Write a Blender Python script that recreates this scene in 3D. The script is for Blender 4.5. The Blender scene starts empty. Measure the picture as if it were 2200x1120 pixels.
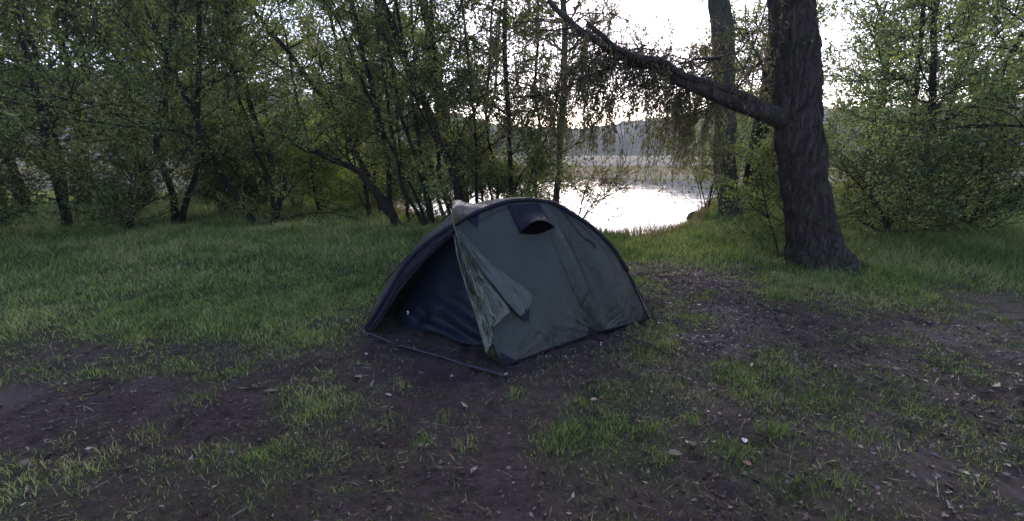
import bpy, math, random
import numpy as np
from mathutils import Vector
R = np.random.default_rng(7)
random.seed(7)
scn = bpy.context.scene
COL = scn.collection

# ------------------------------------------------------------------ camera
F_PX, CU, CV, CAMZ, PITCH = 924.0, 1100.0, 560.0, 1.6, math.radians(14)
CP, SP = math.cos(PITCH), math.sin(PITCH)
cam = bpy.data.cameras.new('camera'); camo = bpy.data.objects.new('camera', cam)
COL.objects.link(camo); scn.camera = camo
cam.sensor_width = 36; cam.lens = 36 * F_PX / 2200; cam.clip_end = 4000; cam.clip_start = 0.05
camo.location = (0, 0, CAMZ); camo.rotation_euler = (math.pi / 2 - PITCH, 0, 0)

def ray(u, v):
    a = (u - CU) / F_PX; b = (CV - v) / F_PX
    return np.array([a, CP + b * SP, -SP + b * CP])
def onY(u, v, Y):                       # point seen at (u,v) at distance Y
    d = ray(u, v); t = Y / d[1]
    return np.array([d[0] * t, Y, CAMZ + d[2] * t])
def onG(u, v, z=0.0):                   # point on the ground
    d = ray(u, v); t = (z - CAMZ) / d[2]
    return np.array([d[0] * t, d[1] * t, z])
def proj(x, y, z):
    zc = y * CP - (z - CAMZ) * SP
    yc = y * SP + (z - CAMZ) * CP
    zc = np.maximum(zc, 0.05)
    return CU + F_PX * x / zc, CV - F_PX * yc / zc

# ------------------------------------------------------------------ noise
def _h(ix, iy, s):
    n = (ix.astype(np.int64) * 374761393 + iy.astype(np.int64) * 668265263 + s * 1442695041) & 0xffffffff
    n = ((n ^ (n >> 13)) * 1274126177) & 0xffffffff
    n = n ^ (n >> 16)
    return (n & 0xffff) / 65535.0
def vn(x, y, s=0):
    x = np.asarray(x, float); y = np.asarray(y, float)
    ix = np.floor(x); iy = np.floor(y); fx = x - ix; fy = y - iy
    fx = fx * fx * (3 - 2 * fx); fy = fy * fy * (3 - 2 * fy)
    a = _h(ix, iy, s); b = _h(ix + 1, iy, s); c = _h(ix, iy + 1, s); d = _h(ix + 1, iy + 1, s)
    return a + (b - a) * fx + (c - a) * fy + (a - b - c + d) * fx * fy
def fbm(x, y, o=4, s=0):
    r = 0; a = .5; t = 0
    for i in range(o):
        r = r + a * vn(np.asarray(x) * 2 ** i + 17.3 * i, np.asarray(y) * 2 ** i - 9.1 * i, s + i); t += a; a *= .5
    return r / t

# ------------------------------------------------------------------ mesh helpers
def mesh_obj(name, V, Q, mats, parent=None, smooth=True, attr=None):
    V = np.asarray(V, np.float32).reshape(-1, 3); Q = np.asarray(Q, np.int32)
    k = Q.shape[1]; me = bpy.data.meshes.new(name)
    me.vertices.add(len(V)); me.vertices.foreach_set('co', V.ravel())
    me.loops.add(Q.size); me.loops.foreach_set('vertex_index', Q.ravel())
    me.polygons.add(len(Q))
    me.polygons.foreach_set('loop_start', np.arange(0, Q.size, k, dtype=np.int32))
    me.polygons.foreach_set('use_smooth', np.full(len(Q), smooth))
    if attr:
        for an, av in attr.items():
            A = me.attributes.new(an, 'FLOAT', 'POINT'); A.data.foreach_set('value', np.asarray(av, np.float32))
    me.update(calc_edges=True)
    for m in (mats if isinstance(mats, (list, tuple)) else [mats]): me.materials.append(m)
    o = bpy.data.objects.new(name, me); COL.objects.link(o)
    if parent is not None:
        o.parent = parent; o.matrix_parent_inverse.identity()
        o.location = -Vector(parent.location) if parent.type == 'EMPTY' else (0, 0, 0)
    return o
def tag(o, label=None, cat=None, group=None, kind=None):
    if label: o['label'] = label
    if cat: o['category'] = cat
    if group: o['group'] = group
    if kind: o['kind'] = kind
    return o
def empty(name, loc, label, cat, group=None):
    o = bpy.data.objects.new(name, None); COL.objects.link(o); o.location = [float(c) for c in loc]
    o.empty_display_size = .2
    bpy.context.view_layer.update()
    return tag(o, label, cat, group)
class Acc:
    def __init__(s): s.v = []; s.q = []; s.n = 0
    def add(s, V, Q): s.v.append(V); s.q.append(Q + s.n); s.n += len(V)
    def tube(s, P, rad, k=6, rough=0.0, cap=True, fur=0):
        P = np.asarray(P, float); n = len(P); rad = np.broadcast_to(np.asarray(rad, float), (n,))
        T = np.gradient(P, axis=0); T /= np.linalg.norm(T, axis=1)[:, None] + 1e-9
        ref = np.array([0, 0, 1.]) if abs(T[:, 2]).mean() < .8 else np.array([0, 1., 0])
        A = np.cross(T, ref); A /= np.linalg.norm(A, axis=1)[:, None] + 1e-9
        B = np.cross(T, A)
        th = np.arange(k) * 2 * math.pi / k
        rr = rad[:, None] * np.ones(k)
        if rough: rr = rr * (1 + rough * (R.random((n, k)) - .5))
        if fur:
            a_ = np.arange(k)[None] * (9.0 / k) * 2; z_ = np.arange(n)[:, None] * (1.0 if n < 60 else .45)
            q_ = fbm(np.abs(a_ - 9) + 3 + .25 * vn(z_ * .7, a_ * .3, 5), z_ * .35, 3, 14)
            rr = rr * (1 + fur * (np.abs(q_ - .5) * -4 + .5) + fur * .8 * (fbm(np.abs(a_ - 9) * .4, z_ * .15, 2, 3) - .5))
        V = P[:, None, :] + rr[..., None] * (np.cos(th)[None, :, None] * A[:, None, :] + np.sin(th)[None, :, None] * B[:, None, :])
        i = np.arange(n - 1)[:, None] * k; j = np.arange(k)[None, :]; j2 = (j + 1) % k
        Q = np.stack([i + j, i + j2, i + k + j2, i + k + j], -1).reshape(-1, 4)
        V = V.reshape(-1, 3)
        if cap:
            V = np.vstack([V, P[0], P[-1]]); c0 = n * k; c1 = c0 + 1
            jj = np.arange(0, k, 1)
            q0 = np.stack([np.full(k, c0), (jj + 1) % k, jj, jj], -1)
            # degenerate quads avoided: build as pairs when k even
            if k % 2 == 0:
                e = np.arange(0, k, 2)
                q0 = np.stack([np.full(len(e), c0), (e + 2) % k, e + 1, e], -1)
                b = (n - 1) * k
                q1 = np.stack([np.full(len(e), c1), b + e, b + e + 1, b + (e + 2) % k], -1)
                Q = np.vstack([Q, q0, q1])
        s.add(V, Q)
    def build(s, name, mat, parent=None, smooth=True):
        return mesh_obj(name, np.vstack(s.v), np.vstack(s.q), mat, parent, smooth)
def spline(P, n):
    P = np.asarray(P, float); d = np.r_[0, np.cumsum(np.linalg.norm(np.diff(P, axis=0), axis=1))]
    t = np.linspace(0, d[-1], n); m = np.gradient(P, d, axis=0) if len(P) > 2 else np.repeat((P[1:] - P[:-1]) / d[-1], 2, 0)
    k = np.clip(np.searchsorted(d, t, side='right') - 1, 0, len(P) - 2)
    h = (d[k + 1] - d[k])[:, None]; x = ((t - d[k]) / h[:, 0])[:, None]
    return ((1 + 2 * x) * (1 - x) ** 2 * P[k] + x * (1 - x) ** 2 * h * m[k] + x * x * (3 - 2 * x) * P[k + 1] + x * x * (x - 1) * h * m[k + 1])

# ------------------------------------------------------------------ materials
def mat(name):
    m = bpy.data.materials.new(name); m.use_nodes = True
    nt = m.node_tree; nt.nodes.clear()
    return m, nt, nt.nodes, nt.links
def N(nt, typ, **kw):
    n = nt.nodes.new(typ)
    for k, v in kw.items():
        if k in n.inputs: n.inputs[k].default_value = v
        else: setattr(n, k, v)
    return n
def ramp(nt, fac, stops):
    r = nt.nodes.new('ShaderNodeValToRGB'); e = r.color_ramp.elements
    while len(e) < len(stops): e.new(.5)
    for el, (p, c) in zip(e, stops): el.position = p; el.color = (*c, 1)
    nt.links.new(fac, r.inputs[0]); return r.outputs[0]
def noise(nt, scale, detail=5, rough=.55, co=None, dist=0):
    n = nt.nodes.new('ShaderNodeTexNoise'); n.inputs['Scale'].default_value = scale; n.inputs['Detail'].default_value = detail
    n.inputs['Roughness'].default_value = rough; n.inputs['Distortion'].default_value = dist
    if co is None: co = nt.nodes.new('ShaderNodeTexCoord').outputs['Object']
    nt.links.new(co, n.inputs['Vector']); return n.outputs['Fac']
def bump(nt, h, dist, strength=1.0, prev=None):
    b = nt.nodes.new('ShaderNodeBump'); b.inputs['Distance'].default_value = dist; b.inputs['Strength'].default_value = strength
    nt.links.new(h, b.inputs['Height'])
    if prev is not None: nt.links.new(prev, b.inputs['Normal'])
    return b.outputs[0]
def leaf_mat(name, stops, trans=.4, rough=.5, spec=.35, tcol=1.3):
    m, nt, ns, ln = mat(name)
    g = ns.new('ShaderNodeNewGeometry'); nz = noise(nt, .9, 2, co=g.outputs['Position'])
    mx = N(nt, 'ShaderNodeMath', operation='ADD'); ln.new(g.outputs['Random Per Island'], mx.inputs[0])
    sc = N(nt, 'ShaderNodeMath', operation='MULTIPLY_ADD'); ln.new(nz, sc.inputs[0]); sc.inputs[1].default_value = 1.4; sc.inputs[2].default_value = -.7
    ln.new(sc.outputs[0], mx.inputs[1])
    col = ramp(nt, mx.outputs[0], stops)
    p = N(nt, 'ShaderNodeBsdfPrincipled', Roughness=rough); ln.new(col, p.inputs['Base Color']); p.inputs['Specular IOR Level'].default_value = spec
    t = ns.new('ShaderNodeBsdfTranslucent')
    h = N(nt, 'ShaderNodeHueSaturation', Saturation=1.15, Value=tcol); ln.new(col, h.inputs['Color']); ln.new(h.outputs[0], t.inputs[0])
    mi = N(nt, 'ShaderNodeMixShader'); mi.inputs[0].default_value = trans
    ln.new(p.outputs[0], mi.inputs[1]); ln.new(t.outputs[0], mi.inputs[2])
    o = ns.new('ShaderNodeOutputMaterial'); ln.new(mi.outputs[0], o.inputs[0]); return m
def bark_mat(name, c1, c2, c3, scale=6):
    m, nt, ns, ln = mat(name)
    tc = ns.new('ShaderNodeTexCoord'); mp = N(nt, 'ShaderNodeMapping'); mp.inputs['Scale'].default_value = (1, 1, .22)
    ln.new(tc.outputs['Object'], mp.inputs[0])
    n1 = noise(nt, scale * 4, 6, .7, mp.outputs[0], .6); n2 = noise(nt, 2.2, 4, .6)
    c = ramp(nt, n1, [(.32, c1), (.62, c2)])
    mx = N(nt, 'ShaderNodeMix', data_type='RGBA'); f = ramp(nt, n2, [(.5, (0, 0, 0)), (.68, (1, 1, 1))])
    ln.new(f, mx.inputs[0]); ln.new(c, mx.inputs[6]); mx.inputs[7].default_value = (*c3, 1)
    v = N(nt, 'ShaderNodeTexVoronoi', Scale=scale * 4, feature='DISTANCE_TO_EDGE'); wv = N(nt, 'ShaderNodeMix', data_type='VECTOR'); wv.inputs[0].default_value = .22; ln.new(mp.outputs[0], wv.inputs[4]); wn_ = N(nt, 'ShaderNodeTexNoise', Scale=scale * 2.0); ln.new(mp.outputs[0], wn_.inputs['Vector']); ln.new(wn_.outputs['Color'], wv.inputs[5]); ln.new(wv.outputs[1], v.inputs['Vector'])
    ck = ramp(nt, v.outputs['Distance'], [(.0, (.45, .45, .45)), (.10, (1, 1, 1))])
    mk = N(nt, 'ShaderNodeMix', data_type='RGBA', blend_type='MULTIPLY'); mk.inputs[0].default_value = 1; ln.new(mx.outputs[2], mk.inputs[6]); ln.new(ck, mk.inputs[7])
    b = bump(nt, ck, .02); b = bump(nt, n1, .02, 1, b)
    p = N(nt, 'ShaderNodeBsdfPrincipled', Roughness=.85); p.inputs['Specular IOR Level'].default_value = .12; ln.new(mk.outputs[2], p.inputs['Base Color']); ln.new(b, p.inputs['Normal'])
    o = ns.new('ShaderNodeOutputMaterial'); ln.new(p.outputs[0], o.inputs[0]); return m
def cloth_mat(name, col, rough=.5, trans=.0, tcol=None, wr=1.0, var=.35, spec=.5, drops=False, aniso=None):
    m, nt, ns, ln = mat(name)
    n0 = noise(nt, 5, 4); lo = tuple(c * (1 - var) for c in col); hi = tuple(min(1, c * (1 + var)) for c in col)
    c = ramp(nt, n0, [(.3, lo), (.7, hi)])
    tc = ns.new('ShaderNodeTexCoord'); mp = N(nt, 'ShaderNodeMapping'); mp.inputs['Scale'].default_value = aniso or (1, 1, .45)
    mp.inputs['Rotation'].default_value = (0, .5, .3); ln.new(tc.outputs['Object'], mp.inputs[0])
    w1 = noise(nt, 9, 6, .55, mp.outputs[0], 1.2); w2 = noise(nt, 45, 4, .6, None, .5)
    b = bump(nt, w1, .03 * wr); b = bump(nt, w2, .004 * wr, 1, b)
    r = ramp(nt, w2, [(.35, (rough * .75,) * 3), (.65, (min(1, rough * 1.2),) * 3)])
    p = N(nt, 'ShaderNodeBsdfPrincipled'); ln.new(c, p.inputs['Base Color']); ln.new(r, p.inputs['Roughness']); ln.new(b, p.inputs['Normal'])
    p.inputs['Specular IOR Level'].default_value = spec
    if drops:
        v = N(nt, 'ShaderNodeTexVoronoi', Scale=110.0); ln.new(tc.outputs['Object'], v.inputs['Vector'])
        d = ramp(nt, v.outputs['Distance'], [(.12, (1, 1, 1)), (.3, (0, 0, 0))])
        bb = bump(nt, d, .006, 1, b); ln.new(bb, p.inputs['Normal'])
        mr = N(nt, 'ShaderNodeMix', data_type='RGBA'); ln.new(d, mr.inputs[0]); ln.new(r, mr.inputs[6]); mr.inputs[7].default_value = (.03, .03, .03, 1)
        ln.new(mr.outputs[2], p.inputs['Roughness'])
    o = ns.new('ShaderNodeOutputMaterial')
    if trans > 0:
        t = ns.new('ShaderNodeBsdfTranslucent'); t.inputs[0].default_value = (*(tcol or col), 1)
        mi = N(nt, 'ShaderNodeMixShader'); mi.inputs[0].default_value = trans; ln.new(p.outputs[0], mi.inputs[1]); ln.new(t.outputs[0], mi.inputs[2]); ln.new(mi.outputs[0], o.inputs[0])
    else: ln.new(p.outputs[0], o.inputs[0])
    return m
def plain(name, col, rough=.6, metal=0.0):
    m, nt, ns, ln = mat(name)
    c = ramp(nt, noise(nt, 40, 3), [(.3, tuple(x * .75 for x in col)), (.7, tuple(min(1, x * 1.2) for x in col))])
    p = N(nt, 'ShaderNodeBsdfPrincipled', Roughness=rough, Metallic=metal); p.inputs['Specular IOR Level'].default_value = .2; ln.new(c, p.inputs['Base Color'])
    o = ns.new('ShaderNodeOutputMaterial'); ln.new(p.outputs[0], o.inputs[0]); return m

M = {}
M['leaf_dark'] = leaf_mat('leaf_dark', [(.0, (.030, .050, .022)), (.45, (.075, .11, .038)), (.75, (.15, .19, .055)), (1, (.26, .27, .09))], .5)
M['leaf_mid'] = leaf_mat('leaf_mid', [(.0, (.045, .065, .022)), (.5, (.09, .125, .034)), (.85, (.15, .18, .05)), (1, (.22, .20, .07))], .5)
M['leaf_sunlit_tint'] = leaf_mat('leaf_sunlit_tint', [(.0, (.13, .18, .045)), (.5, (.26, .34, .08)), (1, (.42, .48, .15))], .6)  # raised leaf colour, paints the glow of sun through the bushes
M['leaf_backlit_tint'] = leaf_mat('leaf_backlit_tint', [(.0, (.045, .055, .024)), (.4, (.080, .090, .036)), (.75, (.12, .11, .05)), (1, (.17, .12, .07))], .55)  # olive leaves with the reddish look of backlight mixed into the colour
M['grass'] = leaf_mat('grass_blades', [(.0, (.030, .046, .013)), (.45, (.095, .145, .036)), (.8, (.20, .26, .07)), (1, (.30, .28, .13))], .35, .45, .35)
M['grass_bright'] = leaf_mat('grass_bright', [(.0, (.030, .052, .013)), (.45, (.085, .13, .030)), (.8, (.155, .21, .055)), (1, (.25, .22, .10))], .42, .45, .35)
M['reed'] = leaf_mat('reed', [(.0, (.07, .085, .03)), (.5, (.13, .12, .05)), (1, (.2, .14, .08))], .4)
M['dead'] = leaf_mat('dead_litter', [(.0, (.030, .018, .015)), (.5, (.075, .045, .036)), (.88, (.13, .09, .08)), (1, (.20, .165, .165))], .1, .45, .35)
M['straw'] = leaf_mat('straw', [(.0, (.05, .04, .025)), (.5, (.10, .085, .045)), (1, (.19, .16, .10))], .15, .5)
M['bark'] = bark_mat('bark_dark', (.007, .006, .0055), (.018, .015, .013), (.022, .024, .013))
M['bark_lichen'] = bark_mat('bark_lichen', (.028, .029, .022), (.065, .065, .05), (.06, .075, .038))
M['bark_big'] = bark_mat('bark_big', (.010, .008, .0075), (.040, .033, .030), (.022, .024, .016), 4)
M['fly'] = cloth_mat('fly_cloth', (.0190, .0240, .0205), .45, .04, (.04, .05, .04), 1.2, .15, .25)
M['flap'] = cloth_mat('flap_cloth', (.040, .049, .025), .2, .25, (.12, .15, .045), 1.6, .3, .9)
M['flap_outer'] = cloth_mat('flap_outer_cloth', (.030, .037, .026), .36, .1, (.07, .09, .05), 1.2, .15)
M['navy'] = cloth_mat('navy_cloth', (.0055, .006, .013), .6, 0, None, .9, .15, .12)
M['inner'] = cloth_mat('inner_cloth', (.0045, .0078, .015), .45, 0, None, .5, .1, .15, aniso=(1, 1, 2.5))
M['hood'] = cloth_mat('hood_cloth', (.11, .095, .075), .3, .3, (.32, .27, .2), .6, .2, .6, True)
M['black'] = plain('black_cord', (.012, .012, .016), .55)
M['steel'] = plain('steel', (.55, .55, .58), .3, .9)
M['white'] = plain('white_plastic', (.6, .58, .62), .5)

# ------------------------------------------------------------------ ground
SHX = np.array([-400, -60, -14, -7, -4, -2, 0, 1.4, 2.6, 4.2, 5.3, 6.6, 9, 14, 40, 400.])
SHY = np.array([200, 60, 26, 18, 13, 11, 10, 9.2, 8.6, 10.2, 12.2, 14.5, 17.0, 20, 50, 260.])
LAKE = -0.75
def shore(x): return np.interp(x, SHX, SHY)
def height(x, y):
    x = np.asarray(x, float); y = np.asarray(y, float)
    d = y - shore(x) - .5 * (vn(x * .9, y * .4, 5) - .5)
    z = .10 * (fbm(x * .35, y * .35, 3, 2) - .5) * np.clip((y - 5.5) / 3, 0, 1)
    z = z + np.where(d > -1.2, -1.3 * np.clip((d + .4) / 2.2, 0, 1) ** 1.2, 0)
    z = z + .10 * np.clip((x - 3.6) / 3, 0, 1) * np.clip((y - 6) / 3, 0, 1)
    # marshy flat and far shore
    m = (y > 30)
    flat = np.clip(1 - abs(y - 57 - .10 * x - 8 * (vn(x * .06, y * .0, 9) - .5)) / 19, 0, 1)
    z = np.where(m, np.maximum(z, LAKE - .45 + .62 * np.minimum(flat * 3, 1) * np.clip((130 - abs(x - 20)) / 40, 0, 1) + .05 * (vn(x * .3, y * .3, 3) - .5)), z)
    far = np.clip((y - 122 - 8 * (vn(x * .02, 0 * x, 4))) / 10, 0, 1)
    z = np.maximum(z, LAKE - .5 + 2.0 * far)
    return z
# how much grass: rows by image height, columns by image x, looked up through each point's place on the ground
GV = np.array([500, 550, 600, 650, 700, 750, 800, 850, 900, 950, 1000.])
GU = np.arange(500, 1701, 100.)
GT = np.array([
 [1, 1, 1, 1, 1, 1, 1, 1, 1, 1, 1, 1, 1],
 [1, 1, 1, 1, 1, .9, .7, .8, .95, 1, .85, .95, 1],
 [1, 1, 1, 1, .8, .3, .2, .3, .8, .42, .12, .35, .9],
 [1, 1, 1, .95, .4, .1, .1, .1, .3, .15, .3, .1, .5],
 [.9, .95, .7, .3, .1, .05, .05, .1, .25, .62, .3, .05, .15],
 [.2, .6, .38, .1, .06, .06, .06, .12, .15, .6, .15, .12, .2],
 [.45, .3, .22, .0, .04, .08, .14, .16, .22, .42, .38, .72, .45],
 [.05, .42, .45, .1, .08, .08, .2, .2, .45, .42, .35, .6, .4],
 [.0, .15, .42, .1, .02, .1, .1, .35, .5, .42, .25, .18, .5],
 [.05, .2, .18, .15, .05, .12, .1, .42, .5, .42, .22, .35, .4],
 [.35, .5, .5, .3, .15, .1, .05, .2, .32, .3, .3, .35, .3]])
def gmask(x, y):
    u, v = proj(x, y, 0 * x)
    iu = np.clip((u - 500) / 100, 0, 11.999); iv = np.clip((v - 500) / 50, 0, 9.999)
    a = iu.astype(int); b = iv.astype(int); fu = iu - a; fv = iv - b
    g = GT[b, a] * (1 - fu) * (1 - fv) + GT[b, a + 1] * fu * (1 - fv) + GT[b + 1, a] * (1 - fu) * fv + GT[b + 1, a + 1] * fu * fv
    side = np.clip((-3.2 - x) / 1.5, 0, 1) * np.clip((y - 2.5), 0, 1)
    g = np.maximum(g, side * .9)
    g = np.maximum(g, np.clip((x - 5.2) / 1.5, 0, 1) * .8)
    n = fbm(x * 2.3, y * 2.3, 3, 21); n2 = fbm(x * 9, y * 9, 2, 31)
    return np.clip(g + (n - .5) * 1.1 * (1 - abs(2 * g - 1) * .75) + (n2 - .5) * .5 * (g < .9), 0, 1)
def axis(segs):
    out = []
    for a, b, s in segs: out.append(np.arange(a, b, s))
    return np.concatenate(out)
def sheet(xs, ys, zf):
    X, Y = np.meshgrid(xs, ys); Z = zf(X, Y); nx = len(xs); ny = len(ys)
    i = np.arange(ny - 1)[:, None] * nx + np.arange(nx - 1)[None]
    Q = np.stack([i, i + 1, i + nx + 1, i + nx], -1).reshape(-1, 4)
    return np.stack([X, Y, Z], -1).reshape(-1, 3), Q
def gz(X, Y):
    z = height(X, Y)
    near = np.clip((10 - Y) / 4, 0, 1)
    g = gmask(X, Y)
    mud = (fbm(X * 5, Y * 5, 3, 41) - .5) * .05 + (fbm(X * 16, Y * 20, 3, 51) - .5) * .034 + (fbm(X * 42, Y * 42, 2, 61) - .5) * .014
    dents = -np.clip(fbm(X * 8, Y * 8, 1, 77) - .66, 0, 1) * .10
    smooth = np.clip((fbm(X * 1.4, Y * 1.4, 2, 88) - .52) * 8, 0, 1) * (g < .25)
    return z + near * (mud + dents) * (1 - .75 * smooth)
xs = axis([(-420, -60, 20), (-60, -16, 2), (-16, -4.5, .2), (-4.5, 4.5, .022), (4.5, 16, .2), (16, 60, 2), (60, 441, 20)])
ys = axis([(-60, -4, 6), (-4, 1.2, .4), (1.2, 6.2, .022), (6.2, 12, .1), (12, 30, .4), (30, 150, 2), (150, 500, 20)])
V, Q = sheet(xs, ys, gz)
gm, nt, ns, ln = mat('ground_soil')
at = N(nt, 'ShaderNodeAttribute', attribute_name='grass'); wt = N(nt, 'ShaderNodeAttribute', attribute_name='wet'); lt = N(nt, 'ShaderNodeAttribute', attribute_name='litter')
n1 = noise(nt, 2.5, 8, .65); n2 = noise(nt, 30, 6, .7); n3 = noise(nt, 130, 4, .7)
soil = ramp(nt, n2, [(.25, (.016, .0105, .0105)), (.5, (.035, .0245, .024)), (.75, (.070, .050, .046))])
soil2 = ramp(nt, n1, [(.3, (.5, .42, .40)), (.7, (1.4, 1.3, 1.4))])
mm = N(nt, 'ShaderNodeMix', data_type='RGBA', blend_type='MULTIPLY'); mm.inputs[0].default_value = 1; ln.new(soil, mm.inputs[6]); ln.new(soil2, mm.inputs[7])
thatch = ramp(nt, n2, [(.3, (.018, .022, .010)), (.55, (.035, .045, .018)), (.8, (.07, .075, .03))])
m2 = N(nt, 'ShaderNodeMix', data_type='RGBA'); ln.new(at.outputs['Fac'], m2.inputs[0]); ln.new(mm.outputs[2], m2.inputs[6]); ln.new(thatch, m2.inputs[7])
lit = ramp(nt, n3, [(.35, (.03, .022, .02)), (.6, (.085, .065, .062)), (.75, (.20, .17, .17))])
m3 = N(nt, 'ShaderNodeMix', data_type='RGBA'); ln.new(lt.outputs['Fac'], m3.inputs[0]); ln.new(m2.outputs[2], m3.inputs[6]); ln.new(lit, m3.inputs[7])
b = bump(nt, n2, .04); b = bump(nt, n3, .012, 1, b)
rg = N(nt, 'ShaderNodeMapRange'); ln.new(wt.outputs['Fac'], rg.inputs[0]); rg.inputs[3].default_value = .9; rg.inputs[4].default_value = .6
p = N(nt, 'ShaderNodeBsdfPrincipled'); p.inputs['Specular IOR Level'].default_value = .22; ln.new(m3.outputs[2], p.inputs['Base Color']); ln.new(rg.outputs[0], p.inputs['Roughness']); ln.new(b, p.inputs['Normal'])
o_ = ns.new('ShaderNodeOutputMaterial'); ln.new(p.outputs[0], o_.inputs[0])
gx, gy = V[:, 0], V[:, 1]
gmv = gmask(gx, gy) * (gy < 30) + .8 * (gy >= 30)
wet = np.clip((fbm(gx * 1.4, gy * 1.4, 2, 88) - .40) * 5, 0, 1) * np.clip(1 - gmv * 2, 0, 1)
def litmask(x, y):
    u, v = proj(x, y, 0 * x)
    return np.clip(1.25 - (((u - 1530) / 190) ** 2 + ((v - 665) / 100) ** 2), 0, 1) * np.clip((fbm(x * 4, y * 4, 3, 12) - .3) * 3, 0, 1)
ground = mesh_obj('ground', V, Q, gm, attr={'grass': gmv, 'wet': wet, 'litter': litmask(gx, gy) * .6 * (gy < 12)})
tag(ground, kind='structure')

# lake
wm, nt, ns, ln = mat('lake_water')
tc = ns.new('ShaderNodeTexCoord'); mp = N(nt, 'ShaderNodeMapping'); mp.inputs['Scale'].default_value = (.35, 1, 1); ln.new(tc.outputs['Object'], mp.inputs[0])
b = bump(nt, noise(nt, 2.2, 4, .5, mp.outputs[0]), .006); b = bump(nt, noise(nt, .35, 3, .5, mp.outputs[0]), .015, 1, b)
p = N(nt, 'ShaderNodeBsdfPrincipled', Roughness=.04); p.inputs['Base Color'].default_value = (.05, .05, .055, 1); p.inputs['IOR'].default_value = 1.33; ln.new(b, p.inputs['Normal'])
o_ = ns.new('ShaderNodeOutputMaterial'); ln.new(p.outputs[0], o_.inputs[0])
V, Q = sheet(np.linspace(-400, 420, 30), np.linspace(6, 150, 20), lambda X, Y: X * 0 + LAKE)
tag(mesh_obj('lake', V, Q, wm), kind='structure')

# wooded hills over the lake
hm, nt, ns, ln = mat('hill_woods')
c = ramp(nt, noise(nt, .12, 6, .7), [(.35, (.012, .02, .016)), (.65, (.03, .042, .028))])
p = N(nt, 'ShaderNodeBsdfPrincipled', Roughness=.9); ln.new(c, p.inputs['Base Color']); p.inputs['Specular IOR Level'].default_value = .0
o_ = ns.new('ShaderNodeOutputMaterial'); ln.new(p.outputs[0], o_.inputs[0])
def hz(X, Y):
    prof = np.interp(X, [-420, -200, -60, 0, 40, 80, 120, 160, 230, 420], [60, 46, 28, 16, 15, 20, 25, 27, 27, 40])
    s = np.clip((Y - 150) / 130, 0, 1) ** .8
    rg_ = prof * s
    return -1 + rg_ + (fbm(X * .09, Y * .09, 4, 5) - .5) * 7 * np.clip((Y - 145) / 20, 0, 1) + (vn(X * .45, Y * .45, 6)) * 3 * np.clip((Y - 140) / 10, 0, 1)
V, Q = sheet(np.arange(-420, 420, 2.5), np.arange(138, 330, 3.0), hz)
tag(mesh_obj('hills', V, Q, hm), kind='structure')

# ------------------------------------------------------------------ leaf and blade clouds
def leaves_mesh(C, ln_, wd, dirs=None, droop=0.0):
    n = len(C)
    D = R.normal(size=(n, 3)) if dirs is None else dirs + R.normal(size=(n, 3)) * .35
    D[:, 2] -= droop
    D /= np.linalg.norm(D, axis=1)[:, None] + 1e-9
    S = np.cross(D, R.normal(size=(n, 3))); S /= np.linalg.norm(S, axis=1)[:, None] + 1e-9
    L = ln_ * (.45 + 1.0 * R.random(n)); W = wd * (.6 + .8 * R.random(n)) * L / ln_
    Nn = np.cross(D, S)
    a = C; bq = C + D * (L * .45)[:, None] + S * (W * .5)[:, None] + Nn * (W * .12)[:, None]
    c = C + D * L[:, None] - Nn * (L * .12)[:, None]; d = C + D * (L * .45)[:, None] - S * (W * .5)[:, None] + Nn * (W * .12)[:, None]
    V = np.stack([a, bq, c, d], 1).reshape(-1, 3)
    return V, np.arange(4 * n).reshape(-1, 4)
def blades(x, y, z, h, w, lean=.5):
    n = len(x); th = R.random(n) * 2 * math.pi; ph = R.random(n) * 2 * math.pi
    dx, dy = np.cos(th), np.sin(th); sx, sy = np.cos(ph), np.sin(ph)
    le = h * lean * (.3 + R.random(n))
    def lev(t, wf):
        px_ = x + dx * le * t * t; py = y + dy * le * t * t; pz = z + h * (t - .35 * t * t * lean)
        return np.stack([px_ - sx * w * wf, py - sy * w * wf, pz], 1), np.stack([px_ + sx * w * wf, py + sy * w * wf, pz], 1)
    a0, a1 = lev(0, .5); b0, b1 = lev(.55, .42); c0, c1 = lev(1, .04)
    V = np.stack([a0, a1, b0, b1, c0, c1], 1).reshape(-1, 3); i = np.arange(n)[:, None] * 6
    Q = np.concatenate([i + np.array([[0, 1, 3, 2]]), i + np.array([[2, 3, 5, 4]])], 0)
    return V, Q

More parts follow.
